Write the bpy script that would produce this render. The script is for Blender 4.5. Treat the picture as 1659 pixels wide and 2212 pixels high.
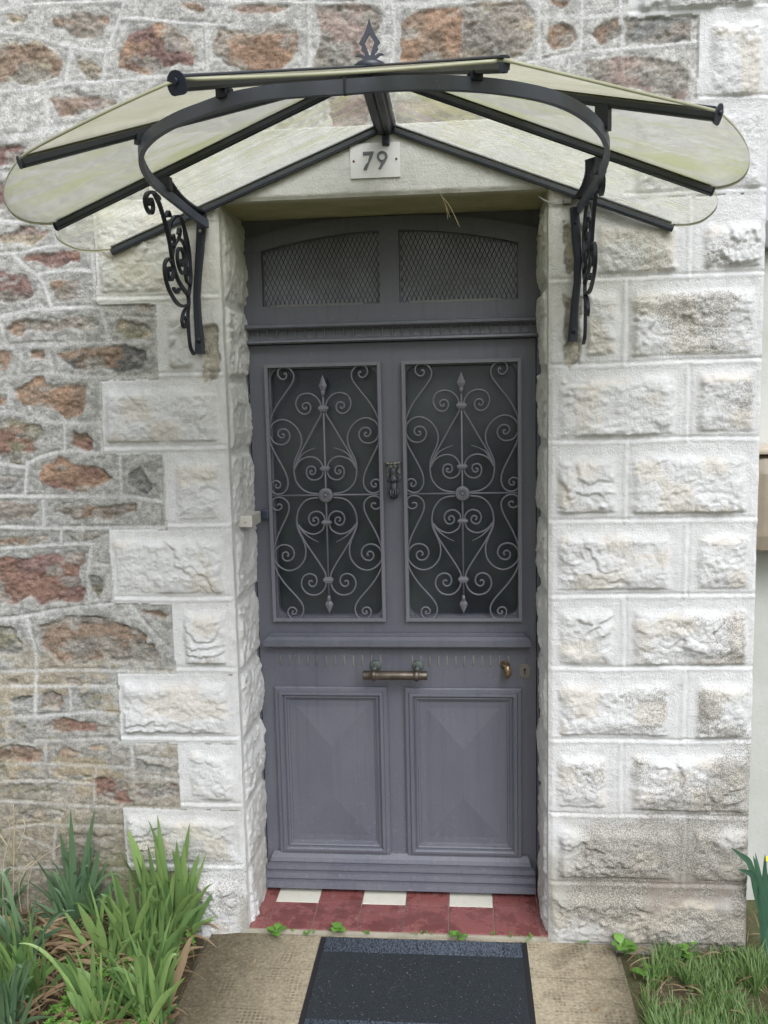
import bpy, bmesh, math, random
import numpy as np
from mathutils import Vector, Matrix
random.seed(7)
for o in list(bpy.data.objects): bpy.data.objects.remove(o)
S = bpy.context.scene; COL = S.collection
rad = math.radians

# ------------------------------------------------------------------ camera
YAW, PIT, ROL, FPX = rad(5.15), rad(6.965), rad(-1.259), 1950.0
CAM = np.array([0.0, -2.5121, 1.5695])
_f = np.array([-math.sin(YAW)*math.cos(PIT), math.cos(YAW)*math.cos(PIT), -math.sin(PIT)])
_r0 = np.array([math.cos(YAW), math.sin(YAW), 0.0]); _u0 = np.cross(_r0, _f)
_r = math.cos(ROL)*_r0 + math.sin(ROL)*_u0; _u = -math.sin(ROL)*_r0 + math.cos(ROL)*_u0
cd = bpy.data.cameras.new('camera'); cam = bpy.data.objects.new('camera', cd); COL.objects.link(cam)
cd.sensor_fit = 'HORIZONTAL'; cd.sensor_width = 36; cd.lens = FPX/1659*36
cd.clip_start = 0.05; cd.clip_end = 500
cam.matrix_world = Matrix(((_r[0], _u[0], -_f[0], CAM[0]), (_r[1], _u[1], -_f[1], CAM[1]), (_r[2], _u[2], -_f[2], CAM[2]), (0, 0, 0, 1)))
S.camera = cam
S.render.resolution_x = 768; S.render.resolution_y = 1024

# ------------------------------------------------------------------ world, sun, exposure
SUN_EL, SUN_AZ = rad(48), rad(158)      # azimuth measured clockwise from +y
w = bpy.data.worlds.new('World'); S.world = w; w.use_nodes = True
nt = w.node_tree; bg = nt.nodes['Background']
sk = nt.nodes.new('ShaderNodeTexSky'); sk.sky_type = 'NISHITA'; sk.sun_disc = False
sk.sun_elevation = SUN_EL; sk.sun_rotation = SUN_AZ; sk.air_density = 1.0; sk.dust_density = 6.0; sk.ozone_density = 1.0
hs = nt.nodes.new('ShaderNodeHueSaturation'); hs.inputs['Saturation'].default_value = 0.0
nt.links.new(sk.outputs[0], hs.inputs['Color']); tn = nt.nodes.new('ShaderNodeMix'); tn.data_type = 'RGBA'; tn.blend_type = 'MULTIPLY'; tn.inputs[0].default_value = 1; tn.inputs[7].default_value = (.955, .985, 1.04, 1)
nt.links.new(hs.outputs[0], tn.inputs[6]); nt.links.new(tn.outputs[2], bg.inputs['Color'])
bg.inputs['Strength'].default_value = 0.15
sd = bpy.data.lights.new('sun', 'SUN'); sd.energy = 0.8; sd.angle = rad(40); sd.color = (1.0, 0.985, 0.97)
so = bpy.data.objects.new('sun', sd); COL.objects.link(so)
dv = Vector((math.sin(SUN_AZ)*math.cos(SUN_EL), math.cos(SUN_AZ)*math.cos(SUN_EL), math.sin(SUN_EL)))
so.rotation_euler = dv.to_track_quat('Z', 'Y').to_euler(); so.location = (0, -5, 6)
vs = S.view_settings; vs.view_transform = 'Standard'; vs.look = 'None'; vs.exposure = 0.47; vs.gamma = 1

# ------------------------------------------------------------------ ray helpers: photo pixel (1659x2212) -> point on a real plane
def ray(px, py): return ((px-829.5)/FPX)*_r - ((py-1106)/FPX)*_u + _f
def U(px, py, y=0.0):
    d = ray(px, py); return CAM + d*((y-CAM[1])/d[1])
def UX(px, py, x):
    d = ray(px, py); return CAM + d*((x-CAM[0])/d[0])
def G(px, py, z=0.0):
    d = ray(px, py); return CAM + d*((z-CAM[2])/d[2])

# ------------------------------------------------------------------ numpy noise
def _h(ix, iy, s):
    n = (ix.astype(np.int64)*374761393 + iy.astype(np.int64)*668265263 + s*1442695040888963) & 0x7fffffff
    n = ((n ^ (n >> 13))*1274126177) & 0x7fffffff
    return ((n ^ (n >> 16)) & 0xffff)/65535.0
def vn(x, y, s=0):
    x = np.asarray(x, float); y = np.asarray(y, float)
    ix = np.floor(x); iy = np.floor(y); fx = x-ix; fy = y-iy
    ix = ix.astype(np.int64); iy = iy.astype(np.int64)
    ux = fx*fx*fx*(fx*(fx*6-15)+10); uy = fy*fy*fy*(fy*(fy*6-15)+10)
    a = _h(ix, iy, s); b = _h(ix+1, iy, s); c = _h(ix, iy+1, s); d = _h(ix+1, iy+1, s)
    return (a*(1-ux)+b*ux)*(1-uy) + (c*(1-ux)+d*ux)*uy
def fbm(x, y, s=0, o=4, g=.5):
    t = 0; a = 1; n = 0
    for k in range(o):
        t = t + a*vn(x*2**k+17.3*k, y*2**k-9.1*k, s+k); n += a; a *= g
    return t/n*2-1
def ridge(x, y, s=0, o=4):
    t = 0; a = 1; n = 0
    for k in range(o):
        t = t + a*(1-abs(2*vn(x*2**k+5.7*k, y*2**k+3.3*k, s+k)-1)); n += a; a *= .5
    return t/n
def sst(a, b, x):
    t = np.clip((x-a)/(b-a), 0, 1); return t*t*(3-2*t)

# ------------------------------------------------------------------ object helpers
def empty(name, loc=(0, 0, 0)):
    o = bpy.data.objects.new(name, None); COL.objects.link(o); o.location = loc; o.empty_display_size = .1
    bpy.context.view_layer.update(); return o
def tag(o, label=None, cat=None, group=None, kind=None):
    if label: o['label'] = label
    if cat: o['category'] = cat
    if group: o['group'] = group
    if kind: o['kind'] = kind
    return o
class MB:
    def __init__(s): s.v = []; s.f = []; s.sm = []; s.uv = None
    def add(s, vs_, fs, smooth=False):
        b = len(s.v); s.v += [tuple(map(float, q)) for q in vs_]
        s.f += [tuple(b+i for i in q) for q in fs]; s.sm += [smooth]*len(fs); return s
    def box(s, x0, x1, y0, y1, z0, z1, bev=0.0):
        if bev <= 0:
            v = [(x, y, z) for x in (x0, x1) for y in (y0, y1) for z in (z0, z1)]
            return s.add(v, [(0, 1, 3, 2), (4, 6, 7, 5), (0, 4, 5, 1), (2, 3, 7, 6), (0, 2, 6, 4), (1, 5, 7, 3)])
        bm = bmesh.new(); bmesh.ops.create_cube(bm, size=1)
        for q in bm.verts: q.co = Vector(((x0+x1)/2+q.co.x*(x1-x0), (y0+y1)/2+q.co.y*(y1-y0), (z0+z1)/2+q.co.z*(z1-z0)))
        bmesh.ops.bevel(bm, geom=bm.edges[:], offset=bev, segments=2, affect='EDGES', profile=.6)
        return s.bm(bm)
    def bm(s, bm, smooth=False, M=None):
        bm.verts.index_update()
        s.add([(M @ q.co if M else q.co) for q in bm.verts], [[q.index for q in f.verts] for f in bm.faces], smooth); bm.free(); return s
    def sweep(s, pts, sec, up=None, close=False, smooth=False, cap=True, scale=None):
        """sweep 2D section [(a,b)] along pts; a along side, b along up"""
        P = [Vector(p) for p in pts]; n = len(P); m = len(sec); V = []
        prev = Vector(up) if up is not None else None
        for i in range(n):
            t = (P[min(i+1, n-1)]-P[max(i-1, 0)]) if not close else (P[(i+1) % n]-P[i-1])
            t.normalize()
            if up is not None: u = Vector(up)
            else:
                if prev is None: prev = Vector((0, 0, 1)) if abs(t.z) < .9 else Vector((0, 1, 0))
                u = prev
            u = (u-t*u.dot(t)); u = u.normalized() if u.length > 1e-6 else Vector((0, 0, 1))
            if up is None: prev = u
            sd_ = t.cross(u); k = scale[i] if scale is not None else 1
            V += [P[i]+sd_*a*k+u*b*k for a, b in sec]
        F = []
        for i in range(n if close else n-1):
            j = (i+1) % n
            for q in range(m):
                F.append((i*m+q, i*m+(q+1) % m, j*m+(q+1) % m, j*m+q))
        s.add(V, F, smooth)
        if cap and not close:
            b = len(s.v)-len(V)
            s.f.append(tuple(b+q for q in range(m))[::-1]); s.f.append(tuple(b+(n-1)*m+q for q in range(m))); s.sm += [False, False]
        return s
    def tube(s, pts, r, seg=8, close=False, scale=None, up=None):
        return s.sweep(pts, [(r*math.cos(2*math.pi*k/seg), r*math.sin(2*math.pi*k/seg)) for k in range(seg)], up=up, close=close, smooth=True, scale=scale)
    def lathe(s, prof, c, axis='Z', seg=20):
        V = []; F = []; m = len(prof)
        for k in range(seg):
            a = 2*math.pi*k/seg
            for r, h in prof:
                p = (r*math.cos(a), r*math.sin(a), h)
                if axis == 'Y': p = (p[0], -p[2], p[1])
                if axis == 'X': p = (p[2], p[0], p[1])
                V.append((c[0]+p[0], c[1]+p[1], c[2]+p[2]))
        for k in range(seg):
            j = (k+1) % seg
            for q in range(m-1): F.append((k*m+q, j*m+q, j*m+q+1, k*m+q+1))
        return s.add(V, F, True)
    def prism(s, poly, y0, y1):
        """poly [(x,z)] extruded along y"""
        n = len(poly); V = [(x, y0, z) for x, z in poly]+[(x, y1, z) for x, z in poly]
        return s.add(V, [tuple(range(n)), tuple(range(2*n-1, n-1, -1))]+[(i, i+n, (i+1) % n+n, (i+1) % n) for i in range(n)])
    def build(s, name, mat, parent=None, weld=False):
        me = bpy.data.meshes.new(name); me.from_pydata(s.v, [], s.f); me.polygons.foreach_set('use_smooth', s.sm)
        bm = bmesh.new(); bm.from_mesh(me); bmesh.ops.recalc_face_normals(bm, faces=bm.faces[:]); bm.to_mesh(me); bm.free()
        me.materials.append(mat); me.update()
        o = bpy.data.objects.new(name, me); COL.objects.link(o)
        if parent: o.parent = parent; o.matrix_parent_inverse = parent.matrix_world.inverted()
        return o
def cr(pts, n=6, close=False):
    """Catmull-Rom through points"""
    P = [np.array(p, float) for p in pts]; out = []; N = len(P)
    for i in range(N if close else N-1):
        if close: a, b, c, d = P[i-1], P[i], P[(i+1) % N], P[(i+2) % N]
        else: a, b, c, d = P[max(i-1, 0)], P[i], P[i+1], P[min(i+2, N-1)]
        for k in range(n):
            t = k/n
            out.append(.5*((2*b)+(c-a)*t+(2*a-5*b+4*c-d)*t*t+(3*b-a-3*c+d)*t**3))
    if not close: out.append(P[-1])
    return out

# ------------------------------------------------------------------ materials
class NT:
    def __init__(s, name):
        s.m = bpy.data.materials.new(name); s.m.use_nodes = True; s.t = s.m.node_tree; s.b = s.t.nodes['Principled BSDF']; s.o = s.t.nodes['Material Output']
        s.tc = s.t.nodes.new('ShaderNodeTexCoord')
    def n(s, ty, **k):
        q = s.t.nodes.new('ShaderNode'+ty)
        for a, v in k.items():
            if a.startswith('i_'): s.put(q.inputs[a[2:].replace('_', ' ')], v)
            else: setattr(q, a, v)
        return q
    def put(s, sock, v):
        if hasattr(v, 'is_linked') or hasattr(v, 'links'): s.t.links.new(v, sock)
        else: sock.default_value = v
    def mapping(s, scale, src=None, rot=(0, 0, 0)):
        q = s.t.nodes.new('ShaderNodeMapping'); q.inputs['Scale'].default_value = scale; q.inputs['Rotation'].default_value = rot
        s.t.links.new(src or s.tc.outputs['Object'], q.inputs['Vector']); return q.outputs[0]
    def noise(s, scale, detail=4, rough=.55, vec=None, dist=0):
        q = s.n('TexNoise'); q.inputs['Scale'].default_value = scale; q.inputs['Detail'].default_value = detail
        q.inputs['Roughness'].default_value = rough; q.inputs['Distortion'].default_value = dist
        s.t.links.new(vec or s.tc.outputs['Object'], q.inputs['Vector']); return q.outputs[0]
    def ramp(s, fac, stops):
        q = s.n('ValToRGB'); s.t.links.new(fac, q.inputs[0]); e = q.color_ramp.elements
        while len(e) < len(stops): e.new(.5)
        for a, (p, c) in zip(e, stops):
            a.position = p; a.color = (c, c, c, 1) if isinstance(c, (int, float)) else (*c, 1)
        return q.outputs[0]
    def mix(s, fac, a, b, mode='MIX'):
        q = s.n('Mix', data_type='RGBA', blend_type=mode)
        for k, v in ((0, fac), (6, a), (7, b)):
            if isinstance(v, tuple) and len(v) == 3: v = (*v, 1)
            s.put(q.inputs[k], v)
        return q.outputs[2]
    def math(s, op, a, b=0.0, clamp=False):
        q = s.n('Math', operation=op, use_clamp=clamp); s.put(q.inputs[0], a); s.put(q.inputs[1], b); return q.outputs[0]
    def bump(s, h, strength=.5, dist=.002, normal=None):
        q = s.n('Bump'); q.inputs['Strength'].default_value = strength; q.inputs['Distance'].default_value = dist
        s.t.links.new(h, q.inputs['Height'])
        if normal: s.t.links.new(normal, q.inputs['Normal'])
        return q.outputs[0]
    def fin(s, col=None, rough=None, normal=None, spec=None, metal=None):
        for k, v in (('Base Color', col), ('Roughness', rough), ('Normal', normal), ('Specular IOR Level', spec), ('Metallic', metal)):
            if v is None: continue
            if isinstance(v, tuple) and len(v) == 3: v = (*v, 1)
            s.put(s.b.inputs[k], v)
        return s.m
def m_paint(name, c, rough=.5, dirt=(.12, .12, .115), amt=.5, grain=False, chip=0):
    t = NT(name); n1 = t.noise(6, 5); n2 = t.noise(90, 3)
    col = t.mix(t.ramp(n1, [(.35, 0.0), (.75, amt)]), c, dirt)
    col = t.mix(t.ramp(n2, [(.3, 0), (.8, .18)]), col, tuple(q*1.45 for q in c))
    g = t.noise(1, 5, vec=t.mapping((160, 160, 7) if grain else (60, 60, 60)))
    if grain:
        sx_ = t.n('SeparateXYZ'); t.t.links.new(t.tc.outputs['Object'], sx_.inputs[0]); foot = t.n('MapRange'); t.put(foot.inputs[0], sx_.outputs[2]); foot.inputs[1].default_value = .45; foot.inputs[2].default_value = 0; foot.inputs[3].default_value = 0; foot.inputs[4].default_value = .11
        spl = t.ramp(t.math('ADD', t.noise(75, 4, .7), foot.outputs[0]), [(.66, 0), (.76, .4)]); col = t.mix(spl, col, (.22, .215, .205))
        st_ = t.ramp(t.noise(1, 4, .6, t.mapping((45, 45, 1.6))), [(.52, 0), (.72, .35)]); col = t.mix(st_, col, tuple(q*.62 for q in c))
    if chip:
        ch = t.ramp(t.noise(210, 2), [(.735, 0), (.75, chip)])
        col = t.mix(ch, col, (.42, .42, .4))
    return t.fin(col, t.ramp(n1, [(.3, rough-.08), (.7, rough+.12)]), t.bump(g, .35, .0012))
M_DOOR = m_paint('door_paint', (.100, .103, .128), .42, (.122, .122, .135), .6, True, .6)
M_GRILLE = m_paint('grille_paint', (.138, .138, .165), .42, (.15, .145, .15), .6)
M_BLACK = m_paint('black_iron', (.010, .013, .024), .5, (.030, .033, .045), .5, False, .25)
M_HOOP = m_paint('worn_iron', (.066, .077, .118), .5, (.12, .13, .17), .7, False, .5)
M_BAR = m_paint('bar_metal', (.014, .018, .028), .38, (.045, .05, .055), .7)

def m_stone(name, fine=True):
    """vertex colour carries the stone's own colours; nodes add grain, speckle, bump"""
    t = NT(name); vc = t.n('VertexColor', layer_name='Col').outputs['Color']
    at = t.n('Attribute', attribute_name='wear'); wear = at.outputs['Fac']
    a2 = t.n('Attribute', attribute_name='paint'); pt = a2.outputs['Fac']
    n1 = t.noise(170, 5, .7); n2 = t.noise(420, 2, .6); n3 = t.noise(38, 4, .6)
    k = t.ramp(n1, [(.3, .68), (.5, 1.0), (.7, 1.28)])
    kp = t.ramp(n3, [(.3, .9), (.7, 1.06)])
    kk = t.mix(pt, k, kp)
    col = t.mix(1.0, vc, kk, 'MULTIPLY')
    # weather speckle on painted stone: bare dark grains and warm beige ones
    sp = t.math('ADD', t.noise(230, 6, .75), t.math('MULTIPLY', wear, .31))
    spk = t.ramp(sp, [(.69, 0), (.75, 1)])
    g = t.mix(t.ramp(t.noise(300, 1), [(.42, 0), (.58, 1)]), (.13, .125, .11), (.42, .385, .33))
    col = t.mix(t.math('MULTIPLY', spk, t.math('MULTIPLY', pt, .72)), col, g)
    b1 = t.bump(n1, .9, .0045); b2 = t.bump(n2, .5, .0012, b1)
    return t.fin(col, .92, b2, .2)
M_STONE = m_stone('stone')

def m_pane(name, base, alg, op0, op1, streak=(3, 26, 1)):
    t = NT(name); uv = t.tc.outputs['UV']
    sv = t.mapping(streak, uv); a = t.noise(1, 6, .65, sv, .6); b = t.noise(5, 4, .6, uv); c = t.noise(60, 3, .6, uv)
    fine = t.noise(1, 4, .7, t.mapping((8, 110, 1), uv))
    bl = t.n('Attribute', attribute_name='belt').outputs['Fac']; a_ = t.math('ADD', a, t.math('MULTIPLY', bl, .22))
    green = t.math('MULTIPLY', t.ramp(a_, [(.46, 0), (.62, .9)]), t.ramp(b, [(.36, .30), (.58, 1)]))
    col = t.mix(green, base, alg)
    col = t.mix(t.ramp(c, [(.35, .0), (.75, .25)]), col, (.55, .52, .40))
    scr = t.ramp(fine, [(.57, 0), (.66, 1)])
    tr = t.n('BsdfTransparent'); t.put(tr.inputs[0], (.95, .95, .90, 1))
    tl = t.n('BsdfTranslucent'); df = t.n('BsdfDiffuse'); t.put(tl.inputs[0], col); t.put(df.inputs[0], col)
    mx = t.n('MixShader'); mx.inputs[0].default_value = .35; t.t.links.new(tl.outputs[0], mx.inputs[1]); t.t.links.new(df.outputs[0], mx.inputs[2])
    op = t.math('ADD', t.ramp(b, [(.3, op0), (.7, op1)]), t.math('MULTIPLY', green, .34))
    op = t.math('SUBTRACT', op, t.math('MULTIPLY', scr, .22), True)
    m2 = t.n('MixShader'); t.put(m2.inputs[0], op); t.t.links.new(tr.outputs[0], m2.inputs[1]); t.t.links.new(mx.outputs[0], m2.inputs[2])
    gl = t.n('BsdfGlossy'); gl.inputs['Roughness'].default_value = .12
    m3 = t.n('MixShader'); m3.inputs[0].default_value = .05
    t.t.links.new(m2.outputs[0], m3.inputs[1]); t.t.links.new(gl.outputs[0], m3.inputs[2]); t.t.links.new(m3.outputs[0], t.o.inputs['Surface'])
    return t.m
t = NT('pane_clear_face'); tr = t.n('BsdfTransparent'); t.put(tr.inputs[0], (.97, .97, .95, 1)); gl = t.n('BsdfGlossy'); gl.inputs['Roughness'].default_value = .15
m3 = t.n('MixShader'); m3.inputs[0].default_value = .05; t.t.links.new(tr.outputs[0], m3.inputs[1]); t.t.links.new(gl.outputs[0], m3.inputs[2]); t.t.links.new(m3.outputs[0], t.o.inputs['Surface']); M_CLEAR = t.m
M_EDGE = m_paint('pane_edge', (.34, .335, .23), .4, (.22, .22, .12), .8)
M_PANE_A = m_pane('pane_streaked', (.74, .74, .74), (.50, .52, .22), .08, .30)
M_PANE_B = m_pane('pane_milky', (.50, .495, .475), (.44, .46, .26), .56, .78, (2, 9, 1))
M_PANE_C = m_pane('pane_cream', (.56, .54, .43), (.40, .41, .30), .66, .84, (2, 7, 1))

# ------------------------------------------------------------------ masonry front: a height field with traced stones and joints
DX = .0038
xs = np.concatenate([np.arange(-4.2, -1.5, .04), np.arange(-1.5, .792, DX), [.792]])
zs = np.concatenate([np.arange(-.16, 2.78, DX), np.arange(2.78, 4.3, .04)])
NX, NZ = len(xs), len(zs)
X, Z = np.meshgrid(xs, zs)
WX = X + .0065*fbm(X*45, Z*45, 1, 4, .7) + .010*fbm(X*11, Z*11, 5, 2)
WZ = Z + .0065*fbm(X*45+9, Z*45, 2, 4, .7) + .008*fbm(X*11+4, Z*11, 6, 2)
WX2 = X + .0022*fbm(X*55, Z*55, 11, 3) + .004*fbm(X*6, Z*6, 15, 2)
WZ2 = Z + .0016*fbm(X*55+9, Z*55, 12, 3) + .003*fbm(X*5+4, Z*5, 16, 2)
JL, JR, JT = -.665, .231, 2.121
# regions (world rectangles) ------------------------------------------------
def R(pxa, pya, pxb, pyb):
    a = U(pxa, pya); b = U(pxb, pyb); return (a[0], b[0], b[2], a[2])
def inr(r, e=0): return (WX2 > r[0]-e) & (WX2 < r[1]+e) & (WZ2 > r[2]-e) & (WZ2 < r[3]+e)
reg = np.zeros(X.shape, int)
LQ = [(205, 425, 652), (340, 652, 819), (224, 819, 978), (359, 978, 1144), (242, 1144, 1304), (377, 1304, 1457), (259, 1457, 1606), (387, 1606, 1748), (271, 1748, 1882), (400, 1882, 2075)]
blocks_l = []
for px, ya, yb in LQ:
    x0 = U(px, (ya+yb)/2)[0]; z1 = U(420, ya)[2]; z0 = U(480, yb)[2]
    blocks_l.append((x0, JL, z0, z1)); r = (x0, JL+.02, z0, z1)
    reg[inr(r)] = 1
LT = (U(318, 360)[0], U(1345, 300)[0], JT, 2.305); LT = (LT[0], LT[1], JT-.05, LT[3])
reg[inr(LT)] = 3
RQ = [(1355, -400, 33), (1505, 33, 228), (1345, 228, 425)]
for px, ya, yb in RQ:
    x0 = U(px, max((ya+yb)/2, 0))[0]; z1 = U(1450, ya)[2]; z0 = U(1500, yb)[2]
    reg[inr((x0, 1.2, z0, z1))] = 2
zt = U(1500, 425)[2]
reg[(WX2 > JR-.03) & (Z < zt)] = 2
hole = (X > JL-.0001) & (X < JR+.0001) & (Z < JT)
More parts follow.
